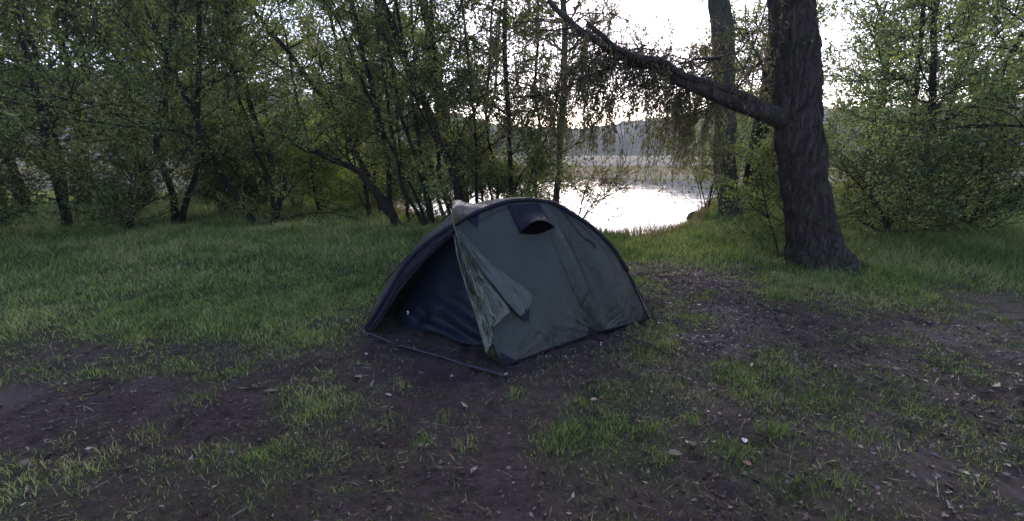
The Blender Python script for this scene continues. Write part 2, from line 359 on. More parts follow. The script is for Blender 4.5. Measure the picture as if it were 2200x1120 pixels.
def scatter(x0, x1, y0, y1, dens):
    n = int((x1 - x0) * (y1 - y0) * dens)
    return x0 + R.random(n) * (x1 - x0), y0 + R.random(n) * (y1 - y0)
tentpoly = np.array([onG(786, 713)[:2], onG(1085, 787)[:2], onG(1395, 688)[:2], [1.5, 4.5], [1.05, 5.1], [0, 5.3], [-1.05, 4.95], [-1.42, 4.3]])
def inpoly(x, y, P):
    ins = np.zeros(len(x), bool); j = len(P) - 1
    for i in range(len(P)):
        c = ((P[i, 1] > y) != (P[j, 1] > y)) & (x < (P[j, 0] - P[i, 0]) * (y - P[i, 1]) / (P[j, 1] - P[i, 1] + 1e-12) + P[i, 0])
        ins ^= c; j = i
    return ins
def inview(x, y, m=60):
    u, v = proj(x, y, 0 * x); return (u > -m) & (u < 2200 + m) & (v < 1120 + 3 * m)
def grass_layer(x0, x1, y0, y1, dens, hfun, wfun, mfun, lean=.6):
    x, y = scatter(x0, x1, y0, y1, dens)
    k = inview(x, y) & ~inpoly(x, y, tentpoly) & (y < shore(x) + 2.2); x, y = x[k], y[k]
    m_ = mfun(x, y); k = R.random(len(x)) < m_; x, y, m_ = x[k], y[k], m_[k]
    z = gz(x, y); k = z > LAKE - .1; x, y, z, m_ = x[k], y[k], z[k], m_[k]
    h = hfun(x, y, m_) * (.45 + .8 * R.random(len(x)))
    return blades(x, y, z - .005, h, wfun(x, y), lean)
def right_side(x, y): return np.clip((x - .2) / 1.2, 0, 1)
def long_h(x, y, m):
    clump = fbm(x * 3, y * 3, 3, 71)
    far = np.clip((y - 5.2) / 3.2, 0, 1)
    bank = np.clip((x - 3.0) / 1.5, 0, 1) * np.clip((y - 4.5) / 2, 0, 1)
    return (.030 + .05 * m + .12 * far + .12 * bank) * (.45 + 1.1 * clump) * np.where(x > .5, np.clip((shore(x) - y) / 1.6 + .3, .4, 1), 1)
def cut(x, y): return (fbm(x * .8, y * .8, 2, 99))
gm1 = lambda x, y: np.clip(gmask(x, y) ** 1.5, 0, 1) * (1 - right_side(x, y) * .75)
gm2 = lambda x, y: np.clip(gmask(x, y) ** 1.45, 0, 1) * right_side(x, y) * .95
def merge(*VQ):
    vs, qs, n = [], [], 0
    for v_, q_ in VQ: vs.append(v_); qs.append(q_ + n); n += len(v_)
    return np.vstack(vs), np.vstack(qs)
wn = lambda x, y: .0014 + .00115 * y * (.5 + 1.0 * R.random(len(x)))
def tufts(lst, h0):
    xs_, ys_, hs_ = [], [], []
    for (u_, v_, n_, r_) in lst:
        c = onG(u_, v_); r_ *= 1.45; n_ = int(n_ * 1.45)
        xx = c[0] + R.normal(size=n_) * r_; yy = c[1] + R.normal(size=n_) * r_ * .9
        xs_.append(xx); ys_.append(yy); hs_.append(h0 * (.45 + .8 * R.random(n_)) * np.exp(-.5 * ((xx - c[0]) ** 2 + (yy - c[1]) ** 2) / r_ ** 2 * .5))
    x, y, h = map(np.concatenate, (xs_, ys_, hs_))
    return blades(x, y, gz(x, y) - .004, h, .0012 + .0009 * y * (.5 + R.random(len(x))), .6)
TR = [(1600, 820, 260, .10), (1570, 790, 200, .09), (1625, 850, 260, .11), (1685, 800, 160, .08), (1400, 925, 160, .05), (1330, 915, 130, .05), (1215, 935, 150, .06), (1485, 905, 90, .035), (1375, 765, 130, .09), (1440, 745, 110, .06),
      (1480, 680, 160, .10), (1510, 690, 120, .10), (1655, 765, 120, .07), (1560, 975, 200, .07), (1690, 935, 130, .06), (1245, 870, 80, .05), (1400, 715, 120, .09), (1500, 640, 120, .08), (1525, 632, 80, .05), (1420, 990, 90, .04), (1650, 930, 90, .05),
      (1300, 950, 110, .06), (1190, 960, 90, .05), (1450, 830, 90, .06), (1500, 860, 80, .06), (1760, 860, 200, .1), (1850, 940, 200, .1), (1960, 880, 200, .12), (1800, 1040, 160, .08)]
TL = [(700, 872, 170, .09), (660, 895, 120, .07), (620, 965, 170, .07), (560, 990, 150, .06), (700, 985, 150, .06), (905, 945, 90, .04), (610, 760, 120, .09), (650, 720, 130, .1), (560, 745, 100, .08), (520, 790, 90, .06), (830, 915, 70, .05), (760, 860, 70, .05),
      (960, 895, 50, .035), (1000, 960, 60, .04), (860, 835, 60, .05), (1110, 850, 50, .04), (430, 860, 150, .08), (330, 930, 150, .08), (200, 1000, 150, .08), (460, 980, 120, .06)]
V, Q = merge(tufts(TL, .075), grass_layer(-4.2, 4.2, 1.3, 5.5, 5000, long_h, wn, gm1), grass_layer(-10, 6, 5.5, 9, 1500, long_h, wn, gm1), grass_layer(-8, -4.2, 2.5, 5.5, 2200, long_h, wn, gm1), grass_layer(-20, 8, 9, 18, 420, long_h, lambda x, y: .011 + 0 * x, gm1))
tag(mesh_obj('grass', V, Q, M['grass']), 'dark green grass of the lawn and the tufts left of and before the tent', 'grass', kind='stuff')
V, Q = merge(tufts(TR, .085), grass_layer(.2, 5, 1.3, 5.5, 5000, long_h, wn, gm2), grass_layer(5, 10, 2.0, 5.5, 1800, long_h, wn, gm2), grass_layer(.2, 11, 5.5, 10, 1400, long_h, wn, gm2), grass_layer(4, 24, 9.5, 22, 320, long_h, lambda x, y: .013 + 0 * x, gm2))
tag(mesh_obj('bright_grass', V, Q, M['grass_bright']), 'yellow green grass tufts and bank right of the tent', 'grass', kind='stuff')
# reeds along the water
x, _ = scatter(-5, 12, 0, 1, 420); y = shore(x) - .75 + .6 * R.random(len(x)); k = inview(x, y)
x, y = x[k], y[k]
V, Q = blades(x, y, height(x, y) - .02, .2 + .45 * R.random(len(x)) * vn(x * 2, y * 0, 3), .012 + 0 * x, .4)
tag(mesh_obj('reeds', V, Q, M['reed']), 'straw coloured reeds along the edge of the lake', 'reeds', kind='stuff')
# marsh grass on the flat in the lake
x, y = scatter(-60, 90, 34, 72, 5); z = height(x, y); k = (z > LAKE - .05); x, y, z = x[k], y[k], z[k]
V, Q = blades(x, y, z, .25 + .4 * R.random(len(x)), .06 + 0 * x, .5)
tag(mesh_obj('marsh_grass', V, Q, M['reed']), 'low marsh grass on the flat across the water', 'grass', kind='stuff')
# leaf litter and straw
x, y = scatter(-4.5, 5, 1.3, 8.5, 2400)
k = inview(x, y) & ~inpoly(x, y, tentpoly); x, y = x[k], y[k]
pr = .05 + 1.0 * litmask(x, y) + .16 * right_side(x, y); k = R.random(len(x)) < pr; x, y = x[k], y[k]
z = gz(x, y) + .006; D = R.normal(size=(len(x), 3)); D[:, 2] *= .25
C = np.stack([x, y, z], 1); V, Q = leaves_mesh(C, .026, .014, D)
Vb, Qb = V, Q
n = 900; x, y = scatter(-4, 4.5, 1.4, 7, 8); k = inview(x, y) & ~inpoly(x, y, tentpoly); x, y = x[k], y[k]
C = np.stack([x, y, gz(x, y) + .01], 1); D = R.normal(size=(len(x), 3)); D[:, 2] *= .15
V2, Q2 = leaves_mesh(C, .055, .03, D)
V, Q = merge((Vb, Qb), (V2, Q2))
tag(mesh_obj('leaf_litter', V, Q, M['dead']), 'brown and pale dead leaves scattered over the muddy path', 'leaf litter', kind='stuff')
x, y = scatter(-4.5, 4.5, 1.3, 7, 420); k = inview(x, y) & ~inpoly(x, y, tentpoly) & (R.random(len(x)) < .12 + .8 * np.clip(1 - abs(gmask(x, y) - .35) * 3, 0, 1)); x, y = x[k], y[k]
C = np.stack([x, y, gz(x, y) + .006], 1); D = R.normal(size=(len(x), 3)); D[:, 2] *= .12
V, Q = leaves_mesh(C, .075, .0035, D)
tag(mesh_obj('dry_grass', V, Q, M['straw']), 'dry straw and dead grass stems lying on the mud', 'straw', kind='stuff')

x, y = scatter(-4.2, 4.4, 1.3, 6.5, 850); k = inview(x, y) & ~inpoly(x, y, tentpoly); x, y = x[k], y[k]
k = R.random(len(x)) < (1 - gmask(x, y)) * np.clip((fbm(x * 2.2, y * 2.2, 3, 64) - .35) * 4, .05, 1); x, y = x[k], y[k]; n = len(x)
S = (.002 + .008 * R.random(n) ** 3)[:, None, None]
cube = np.array([[-1, -1, -1], [1, -1, -1], [1, 1, -1], [-1, 1, -1], [-1, -1, 1], [1, -1, 1], [1, 1, 1], [-1, 1, 1.]])[None] * (.6 + .6 * R.random((n, 8, 3))) * S * [1, 1, .6]
V = cube + np.stack([x, y, gz(x, y) + .001], 1)[:, None]
Q = (np.arange(n)[:, None, None] * 8 + np.array([[0, 3, 2, 1], [4, 5, 6, 7], [0, 1, 5, 4], [1, 2, 6, 5], [2, 3, 7, 6], [3, 0, 4, 7]])[None]).reshape(-1, 4)
M['clod'] = leaf_mat('clods', [(.0, (.018, .014, .013)), (.7, (.05, .038, .034)), (1, (.07, .055, .052))], .0, .8, .2)
tag(mesh_obj('soil_crumbs', V.reshape(-1, 3), Q, M['clod']), 'dark crumbs of soil and grit strewn over the mud', 'soil crumbs', kind='stuff')

# ------------------------------------------------------------------ trees
def branch(p, d, L, r, n, wig, up):
    P = [p]; d = d / np.linalg.norm(d)
    for i in range(n):
        d = d + R.normal(size=3) * wig; d[2] += up; d /= np.linalg.norm(d); P.append(P[-1] + d * L / n)
    return np.array(P)
def tree(name, label, stems, leafmat, barkmat, nleaf=14000, lsize=(.055, .026), nb=16, bl=1.1, z0=.9, spread=1.0, group='trees at the edge of the camp', cat='tree', droop=.0, up=.03, towards=0.0, clump=.05, root=None, twigs=True, trunk_name='trunk', sub=8):
    base = stems[0][0][0]
    if group in ('slender trees of the lakeside thicket', 'thin poles of the thicket'): towards -= .45
    if group == 'trees on the grassy bank at the right' and cat == 'tree': towards -= .6
    if group == "slender trees of the lakeside thicket": nleaf = int(nleaf * .62)
    e = empty(name, base if root is None else root, label, cat, group)
    A = Acc(); tips = []
    for P, r0, r1 in stems:
        P = spline(P, max(8, len(P) * 4)); n = len(P)
        P = P + np.stack([fbm(np.arange(n) * .4 + P[0, 0] * 7, np.zeros(n), 2, 3) - .5, fbm(np.arange(n) * .4, np.ones(n) * P[0, 0], 2, 4) - .5, np.zeros(n)], 1) * min(r0 * 1.2, .07)
        t = np.linspace(0, 1, n); rad = r0 + (r1 - r0) * t
        rad[:3] *= np.array([1.45, 1.2, 1.05]) if P[0, 2] < .3 else 1
        A.tube(P, rad, 10 if r0 > .05 else 6, .12)
        for b_ in range(nb):
            tt = R.random() ** .9
            i = int(tt * (n - 1)); q = P[i]
            if q[2] < z0 and R.random() < .8 and (tips or b_ < nb - 1): continue
            th = R.random() * 2 * math.pi
            d = np.array([math.cos(th) * spread, math.sin(th) * spread - towards, .35 + R.random() * .5])
            L = bl * 1.45 * (.45 + .9 * R.random()) * (1.1 - .35 * tt); rb = max(.008, min(rad[i] * .45, .03) * (.5 + .5 * R.random()))
            B = branch(q, d, L, rb, 7, .16, up - droop * .3)
            A.tube(B, np.linspace(rb, rb * .3, 8), 4, 0, False); 
            for s_ in range(sub):
                j = R.integers(2, 8); th = R.random() * 2 * math.pi
                d2 = (B[j] - B[j - 1]) / np.linalg.norm(B[j] - B[j - 1]) + np.array([math.cos(th), math.sin(th), (R.random() - .4)]) * .8
                B2 = branch(B[j], d2, L * (.3 + .35 * R.random()), 0, 5, .2, -droop)
                if twigs: A.tube(B2, np.linspace(rb * .4 + .002, .002, 6), 3 if not twigs else 4, 0, False)
                tips.append(B2)
            tips.append(B[3:])
    A.build(trunk_name, barkmat, e)
    seg = np.concatenate([np.stack([t[:-1], t[1:]], 1) for t in tips]); nc = nleaf // 4; k = R.integers(0, len(seg), nc); f = R.random(nc)[:, None]
    C = np.repeat(seg[k, 0] * (1 - f) + seg[k, 1] * f + R.normal(size=(nc, 3)) * clump, 4, 0) + R.normal(size=(nc * 4, 3)) * lsize[0] * .75
    C = C[C[:, 2] > .12]
    V, Q = leaves_mesh(C, lsize[0], lsize[1], None, .45 + droop * 3)
    mesh_obj('crown', V, Q, leafmat, e, False)
    return e
def stem(pts, Y, w0, w1, top=None, dy=0.0):
    P = [onY(u, v, Y + dy * i) for i, (u, v) in enumerate(pts)]
    P[0][2] = float(height(P[0][0], P[0][1])) - .03
    if top is not None:
        d = P[-1] - P[-2]; d = d / max(.3, d[2]); q = P[-1].copy()
        while q[2] < top:
            q = q + d * min(1.2, top - q[2] + .01) + np.array([R.normal() * .05, R.normal() * .05, 0]); P.append(q.copy())
    k = Y / F_PX * .5
    return (np.array(P), w0 * k, w1 * k)
def copy_tree(src, loc, rz, sc, label, group):
    r = src.copy(); COL.objects.link(r); r.location = loc; r.rotation_euler = (0, 0, rz); r.scale = (sc,) * 3
    r['label'] = label; r['group'] = group
    for c in src.children:
        d = c.copy(); COL.objects.link(d); d.parent = r
    return r
G1 = 'slender trees of the lakeside thicket'
tree('willow_tree', 'dark forked willow with two bowed stems at the left of the thicket', [stem([(590, 480), (601, 430), (608, 388), (587, 354), (563, 298), (545, 240)], 10.2, 13, 7, 5.5), stem([(592, 480), (589, 451), (577, 388), (552, 333), (535, 277)], 10.3, 10, 5, 5)], M['leaf_dark'], M['bark'], 30000, nb=26, bl=1.3, group=G1, z0=1.3, towards=.2)
tree('willow_tree', 'low leaning willow stem rising from grass nearest the far left', [stem([(548, 486), (530, 450), (505, 415), (470, 370), (440, 300)], 9.8, 11, 6, 5)], M['leaf_dark'], M['bark'], 26000, nb=32, bl=1.3, group=G1, z0=1.2)
tree('willow_tree', 'willow whose trunk arches far over to the left above the grass', [stem([(858, 492), (827, 434), (796, 395), (758, 361), (723, 347), (684, 327), (650, 321), (629, 308), (600, 270)], 9.4, 20, 5), stem([(852, 488), (838, 430), (834, 360), (825, 290), (806, 214), (789, 145)], 9.5, 12, 7, 5.5)], M['leaf_dark'], M['bark'], 30000, nb=24, bl=1.2, group=G1, z0=1.2)
tree('willow_tree', 'long diagonal willow leaning left across the top of the thicket', [stem([(846, 482), (815, 430), (775, 345), (723, 256), (695, 211), (653, 155), (618, 110)], 10.6, 13, 8, 5.5)], M['leaf_mid'], M['bark'], 22000, nb=24, bl=1.3, group=G1, z0=1.2)
tree('alder_tree', 'many stemmed alder fanning up just left of the tent roof', [stem([(925, 476), (916, 423), (895, 347), (871, 277), (857, 225), (845, 160)], 9.2, 9, 5, 5.5), stem([(932, 478), (916, 388), (902, 319), (890, 230)], 9.3, 9, 5, 5.5), stem([(918, 476), (893, 450), (871, 416), (850, 326), (838, 250)], 9.1, 8, 4, 5), stem([(921, 474), (893, 420), (869, 370), (848, 333), (834, 301)], 9.4, 7, 4, 4.5)], M['leaf_dark'], M['bark'], 30000, nb=15, bl=1.0, group=G1, z0=1.1)
tree('alder_tree', 'tall dark alder leaning left behind the crest of the tent', [stem([(990, 440), (965, 347), (942, 305), (921, 242), (892, 180), (876, 138)], 9.0, 20, 12, 6)], M['leaf_dark'], M['bark'], 22000, nb=22, bl=1.3, group=G1, z0=1.3)
tree('alder_tree', 'thin straight alder pole between the two leaning trunks', [stem([(972, 455), (946, 375), (939, 305), (939, 249), (934, 155)], 9.5, 9, 6, 6)], M['leaf_mid'], M['bark'], 14000, nb=18, bl=1.0, group=G1, z0=1.3)
tree('birch_tree', 'stout grey lichen trunk rising behind the pale tent hood', [stem([(1003, 450), (989, 388), (974, 326), (958, 256), (944, 197), (930, 110)], 9.9, 22, 16, 6.5)], M['leaf_dark'], M['bark_lichen'], 18000, nb=18, bl=1.3, group=G1, z0=1.8)
tree('alder_tree', 'hair thin upright alder right of the grey lichen trunk', [stem([(1026, 445), (1022, 319), (1021, 267), (1012, 197), (1005, 120)], 9.0, 7, 4, 5.5)], M['leaf_mid'], M['bark'], 12000, nb=22, bl=.9, group=G1, z0=.9)
tree('alder_tree', 'wispy short alder with crossing twigs above the ridge of the tent', [stem([(1075, 440), (1062, 354), (1052, 312), (1045, 240), (1050, 160)], 9.1, 7, 3, 5), stem([(1066, 440), (1052, 400), (1034, 340), (1087, 291)], 9.2, 5, 3)], M['leaf_mid'], M['bark'], 12000, nb=16, bl=.9, group=G1, z0=.8)
tree('alder_tree', 'black upright alder trunk standing over the highest point of the tent', [stem([(1097, 430), (1095, 284), (1090, 214), (1088, 166), (1086, 100)], 8.8, 11, 8, 6)], M['leaf_mid'], M['bark'], 15000, nb=26, bl=1.1, group=G1, z0=.9)
tree('alder_tree', 'small spreading alder between the black trunk and the birch', [stem([(1128, 432), (1140, 380), (1160, 330), (1180, 280)], 8.9, 6, 3), stem([(1110, 435), (1118, 380), (1140, 350), (1195, 312)], 8.9, 6, 3)], M['leaf_mid'], M['bark'], 10000, nb=13, bl=.8, group=G1, z0=.5)
tree('birch_tree', 'slim pale green barked birch at the left edge of the water view', [stem([(1193, 440), (1199, 370), (1205, 301), (1212, 197), (1214, 110)], 9.2, 14, 11, 6.5)], M['leaf_backlit_tint'], M['bark_lichen'], 17000, nb=30, bl=1.4, group=G1, z0=1.5)
for i, (pts, Y, w_, lab) in enumerate([
    ([(797, 478), (786, 420), (770, 330), (742, 210), (728, 120)], 11.0, 8, 'thin leaning pole crossing above the arching willow'),
    ([(880, 476), (868, 400), (861, 320), (850, 200), (838, 110)], 10.2, 7, 'thin pole just left of the alder fan'),
    ([(955, 450), (925, 360), (905, 270), (893, 150), (888, 90)], 10.4, 8, 'thin pole behind the tall leaning alder'),
    ([(1045, 440), (1033, 380), (1040, 300), (1062, 200), (1070, 110)], 9.8, 6, 'thin pole curving right between the hair thin alder and the black trunk'),
    ([(1160, 436), (1152, 380), (1160, 290), (1150, 190), (1155, 100)], 9.9, 7, 'thin pole just left of the slim birch'),
    ([(690, 476), (676, 420), (668, 330), (640, 220), (628, 150)], 11.4, 7, 'thin pole beyond the bright bush'),
    ([(820, 478), (806, 400), (812, 300), (800, 200), (806, 110)], 11.2, 8, 'thin upright pole left of the tent')]):
    tree('alder_sapling', lab, [stem(pts, Y, w_, w_ * .6, 5.8)], M['leaf_mid'], M['bark'], 7000, nb=18, bl=.9, group='thin poles of the thicket', z0=1.1)
G2 = 'trees on the grassy bank at the right'
tree('alder_tree', 'thick straight trunk on the right bank beside the water', [stem([(1570, 492), (1564, 430), (1558, 350), (1556, 250), (1556, 180), (1554, 105)], 9.9, 44, 38, 7)], M['leaf_backlit_tint'], M['bark_lichen'], 10000, nb=18, bl=1.6, group=G2, z0=3.1, droop=.1)
tree('alder_tree', 'leaning trunk just behind the thick straight one on the bank', [stem([(1603, 470), (1612, 400), (1635, 270), (1655, 170), (1668, 90)], 10.6, 34, 30, 7)], M['leaf_mid'], M['bark'], 9000, nb=20, bl=1.5, group=G2, z0=2.9)
# big near tree with the long double limb
Yb = 6.1
limbs = [(np.array([onY(1758, 600, Yb) * [1, 1, 0] + [0, 0, -.05], onY(1742, 500, Yb), onY(1728, 380, Yb), onY(1716, 250, Yb), onY(1710, 110, Yb), onY(1700, -60, Yb), onY(1690, -220, Yb), onY(1700, -420, Yb)]), .30, .22),
         (np.array([onY(1715, 275, Yb), onY(1660, 250, Yb - .02), onY(1600, 224, Yb), onY(1540, 203, Yb + .03), onY(1480, 186, Yb + .05), onY(1440, 165, Yb + .1), onY(1400, 147, Yb + .15), onY(1350, 128, Yb + .2), onY(1305, 105, Yb + .3), onY(1240, 60, Yb + .5), onY(1180, 10, Yb + .8)]), .105, .035),
         (np.array([onY(1660, 238, Yb - .05), onY(1600, 205, Yb - .03), onY(1530, 182, Yb), onY(1470, 160, Yb), onY(1430, 136, Yb), onY(1380, 122, Yb), onY(1320, 100, Yb), onY(1260, 50, Yb)]), .055, .028),
         (np.array([onY(1335, 122, Yb + .25), onY(1300, 150, Yb + .6), onY(1250, 172, Yb + 1), onY(1200, 197, Yb + 1.3), onY(1130, 210, Yb + 1.6)]), .035, .012),
         (np.array([onY(1700, 120, Yb + .1), onY(1640, 130, Yb + .4), onY(1600, 170, Yb + .7), onY(1575, 200, Yb + .9)]), .03, .01),
         (np.array([onY(1540, 205, Yb + .05), onY(1540, 222, Yb + .4), onY(1520, 240, Yb + .7), onY(1490, 262, Yb + .9)]), .022, .006),
         (np.array([onY(1550, 125, Yb + .9), onY(1500, 128, Yb + .9), onY(1450, 142, Yb + .9), onY(1420, 165, Yb + .9)]), .025, .008)]
big = empty('oak_tree', limbs[0][0][0] * [1, 1, 0], 'massive dark tree at the right with a double limb reaching over the clearing', 'tree', G2)
A = Acc(); 
for i, (P, a_, b_) in enumerate(limbs):
    P = spline(P, 160 if i == 0 else 80 if i < 3 else 40); n = len(P); q_ = n / 40
    P = P + (np.stack([fbm(np.arange(n) * .25 / q_, np.zeros(n) + i, 2, 3), fbm(np.arange(n) * .25 / q_, np.zeros(n) + i, 2, 4), fbm(np.arange(n) * .25 / q_, np.zeros(n) + i, 2, 8)], 1) - .5) * min(a_, .1) * .9
    rd = np.linspace(a_, b_, n)
    if i == 0: rd[:24] *= 1 + .75 * np.linspace(1, 0, 24) ** 2
    if i == 1: rd[:18] *= 1 + .9 * np.linspace(1, 0, 18) ** 2
    A.tube(P, rd, 64 if i == 0 else 24 if i < 3 else 8, .05, fur=.16 if i == 0 else .10 if i < 3 else 0)
tips = []
def hang(p, L, A, dens=1):
    B = branch(p, np.array([R.normal() * .25, R.normal() * .25, -1]), L, 0, 6, .1, -.12)
    A.tube(B, np.linspace(.003, .0012, 7), 4, 0, False); tips.append(B)
# side sprays along the limbs, each with hanging twigs
for i in (1, 2, 3, 5, 6, 4):
    P = spline(limbs[i][0], 40)
    for _ in range({1: 56, 2: 34, 3: 34, 5: 7, 6: 16, 4: 3}[i]):
        j = R.integers(14, 38) if i < 3 else R.integers(2, 40); th = R.random() * 2 * math.pi
        B = branch(P[j], np.array([math.cos(th), abs(math.sin(th)) * 1.7, .25 + .3 * R.normal()]), .8 + 1.3 * R.random(), 0, 7, .2, -.07)
        A.tube(B, np.linspace(.011, .003, 8), 4, 0, False); tips.append(B)
        for k in range(9):
            q = B[R.integers(2, 8)]; hang(q, .2 + .75 * R.random(), A)
A.build('trunk', M['bark_big'], big)
seg = np.concatenate([np.stack([t[:-1], t[1:]], 1) for t in tips]); nl = 44000
# thin out some of the twigs so that bare ones hang between leafy ones
k = R.integers(0, len(seg), nl); k = k[_h(k // 6, k * 0, 3) > .35]; f = R.random(len(k))[:, None]
C = seg[k, 0] * (1 - f) + seg[k, 1] * f + R.normal(size=(len(k), 3)) * .022
V, Q = leaves_mesh(C, .055, .018, None, 1.6); mesh_obj('crown', V, Q, M['leaf_backlit_tint'], big, False)

def shrub(name, label, u, v, Y, n, h, w, leafmat, nleaf, ls=(.055, .026), group='shrubs around the clearing', z0=.0, cl=.07, droop=0.0):
    base = onY(u, v, Y); base[2] = float(height(base[0], base[1])) - .02; st = []
    for i in range(n):
        th = R.random() * 2 * math.pi; d = np.array([math.cos(th) * w, math.sin(th) * w * .7, h * (.7 + .4 * R.random())])
        st.append((np.array([base + [R.normal() * .06, R.normal() * .06, 0], base + d * [.35, .35, .45], base + d * [.8, .8, .8], base + d * [1.15, 1.15, 1.0]]), .014, .004))
    return tree(name, label, st, leafmat, M['bark'], nleaf, ls, 12, .55 + .12 * h, z0, group=group, cat='shrub', clump=cl, root=base, droop=droop, trunk_name='stem')
# shrubs: lakeside and right side
shrub('hazel_shrub', 'leafy shrub between the two bank trunks', 1640, 460, 12.4, 5, 2.3, .5, M['leaf_mid'], 10000)
shrub('hazel_shrub', 'green shrub against the massive right trunk', 1692, 520, 7.4, 4, 1.9, .3, M['leaf_mid'], 5000)
shrub('willow_shrub', 'airy shrub overhanging the water left of the thick bank trunk', 1512, 470, 11.2, 6, 2.6, .8, M['leaf_mid'], 9000, z0=.9)
shrub('willow_shrub', 'low leafy sprays at the water edge beside the birch', 1238, 470, 9.0, 3, 1.2, .6, M['leaf_backlit_tint'], 1300, z0=.2)
for u_, Y_, h_, lab in [(905, 10.4, 1.5, 'low leafy shrub behind the alder fan'), (985, 10.0, 1.7, 'low leafy shrub behind the grey lichen trunk'), (1060, 9.9, 1.5, 'low leafy shrub behind the highest point of the tent'), (1140, 9.8, 1.6, 'low leafy shrub just left of the slim birch')]:
    shrub('alder_shrub', lab, u_, 450, Y_, 5, h_, .8, M['leaf_mid'], 5200, group='low shrubs along the shore', z0=.3)
tree('sapling', 'bare leaning sapling in front of the bright water', [(np.array([onY(1215, 520, 8.3) * [1, 1, 0], onY(1235, 455, 8.3), onY(1275, 405, 8.3), onY(1318, 350, 8.3)]), .009, .004)], M['leaf_backlit_tint'], M['bark'], 420, nb=5, bl=.6, z0=.9, group=G2, cat='sapling', sub=3)
tree('sapling', 'thin dark sapling on the bank before the massive right trunk', [(np.array([onG(1675, 560), onY(1664, 510, 6.7), onY(1650, 465, 6.7), onY(1640, 415, 6.7), onY(1625, 330, 6.7)]), .014, .006)], M['leaf_mid'], M['bark'], 2600, nb=18, bl=.5, z0=.4, group=G2, cat='sapling', sub=3)
# bushes deeper in the thicket, the brightest with sunlight put into their leaf colour
for (u, Y, h, w, mt, nl, lab) in [(700, 12.2, 1.7, .9, 'leaf_sunlit_tint', 15000, 'bright yellow green bush glowing beneath the arching willow'), (640, 12.5, 2.4, 1.0, 'leaf_sunlit_tint', 15000, 'yellow green bush left of the glowing one beneath the willow'), (560, 11.8, 2.0, 1.0, 'leaf_mid', 15000, 'bush behind the two bowed willow stems'),
        (800, 12.8, .9, .8, 'leaf_sunlit_tint', 9000, 'low bright bush in the gap left of the arching trunk base'), (900, 13.2, 2.2, 1.0, 'leaf_mid', 9000, 'bush behind the alder fan'), (480, 11.6, 2.3, 1.1, 'leaf_dark', 15000, 'dark bush beyond the far left willow')]:
    shrub('bramble_bush', lab, u, 470, Y, 7, h, w, M[mt], nl, (.07, .035), 'bushes deeper in the thicket', cl=.10)
# background trees, left
G3 = 'dense trees behind the thicket'
def bgt(u, Y, lab, nl=20000, m_='leaf_mid', h=8):
    b0 = onY(u, 470, Y); b0[2] = float(height(b0[0], b0[1])) - .05
    P = np.array([b0, b0 + [R.normal() * .2, 0, h * .3], b0 + [R.normal() * .5, 0, h * .65], b0 + [R.normal() * .7, 0, h]])
    return tree('alder_tree', lab, [(P, .12, .03)], M[m_], M['bark'], nl, (.11, .06), 60, 2.3, .6, 1.0, G3, clump=.16, sub=6)
b1 = bgt(540, 18, 'dense alder behind the two bowed willow stems')
b2 = bgt(735, 22, 'dense alder behind the yellow green bushes', m_='leaf_mid')
b3 = bgt(850, 19, 'dense alder behind the arching willow base')
def cp(src, u, Y, rz, sc, lab, g=G3):
    q = onY(u, 470, Y); return copy_tree(src, (float(q[0]), float(Y), float(height(q[0], Y)) - .05), rz, sc, lab, g)
#cp(b1, 640, 19, 1.0, 1.25, 'tall distant alder between the bowed willow and the diagonal willow')
cp(b2, 460, 15, 2.0, 1.1, 'dense alder behind the far left willow')
cp(b3, 330, 15, 3.0, 1.1, 'dense alder outside the camp, second from the far left')
cp(b1, 190, 14, 4.0, 1.1, 'dense alder at the far left of the clearing')
cp(b2, 60, 13, 5.0, 1.1, 'dense alder at the outermost left edge')
#cp(b3, 780, 21, 2.4, 1.3, 'tall distant alder beyond the arching willow')
#cp(b2, 920, 20, 4.4, .9, 'distant alder behind the alder fan')
# the sides of the clearing
G4 = 'trees at the sides of the clearing'
w1 = tree('willow_tree', 'forked willow at the left side of the clearing', [stem([(380, 500), (370, 420), (340, 330), (350, 220)], 9.4, 14, 8, 6), stem([(385, 500), (400, 430), (430, 350), (425, 250)], 9.4, 12, 6, 6)], M['leaf_dark'], M['bark'], 30000, nb=30, bl=1.4, group=G4, z0=1.0)
def cpt(src, x, y, rz, sc, lab): return copy_tree(src, (x, y, float(height(x, y)) - .05), rz, sc, lab, G4)
cpt(w1, -9.2, 8.8, 2.2, 1.0, 'willow left of the forked one at the side of the clearing')
cpt(w1, -11.5, 9.5, 4.2, 1.1, 'outermost left willow of the clearing')
cpt(w1, 8.2, 8.8, 1.2, 1.0, 'willow beyond the massive right trunk')
cpt(w1, 10.6, 10.5, 5.0, 1.1, 'willow right of the massive trunk, second row')
cpt(w1, 8.6, 6.2, 3.3, 1.0, 'outermost right willow of the clearing')
cpt(b1, 13.5, 17, 3.3, 1.0, 'dense alder far behind on the right bank')
cpt(b2, 17.5, 18, 1.3, 1.1, 'dense alder at the far right of the bank')
cpt(b3, 10.8, 21, 0.3, .9, 'dense alder on the bank behind the leaning trunk')
s1 = shrub('willow_shrub', 'dark shrub at the left side of the clearing', 280, 500, 8.8, 7, 1.8, .9, M['leaf_dark'], 16000, group='shrubs around the clearing')
copy_tree(s1, (-9.8, 7.4, -.02), 2, 1.1, 'dark shrub at the far left of the clearing', 'shrubs around the clearing')
copy_tree(s1, (6.9, 7.6, -.02), 3, 1.0, 'shrub just right of the massive trunk', 'shrubs around the clearing')
copy_tree(s1, (8.6, 8.0, -.02), 4, 1.1, 'shrub at the far right of the clearing', 'shrubs around the clearing')
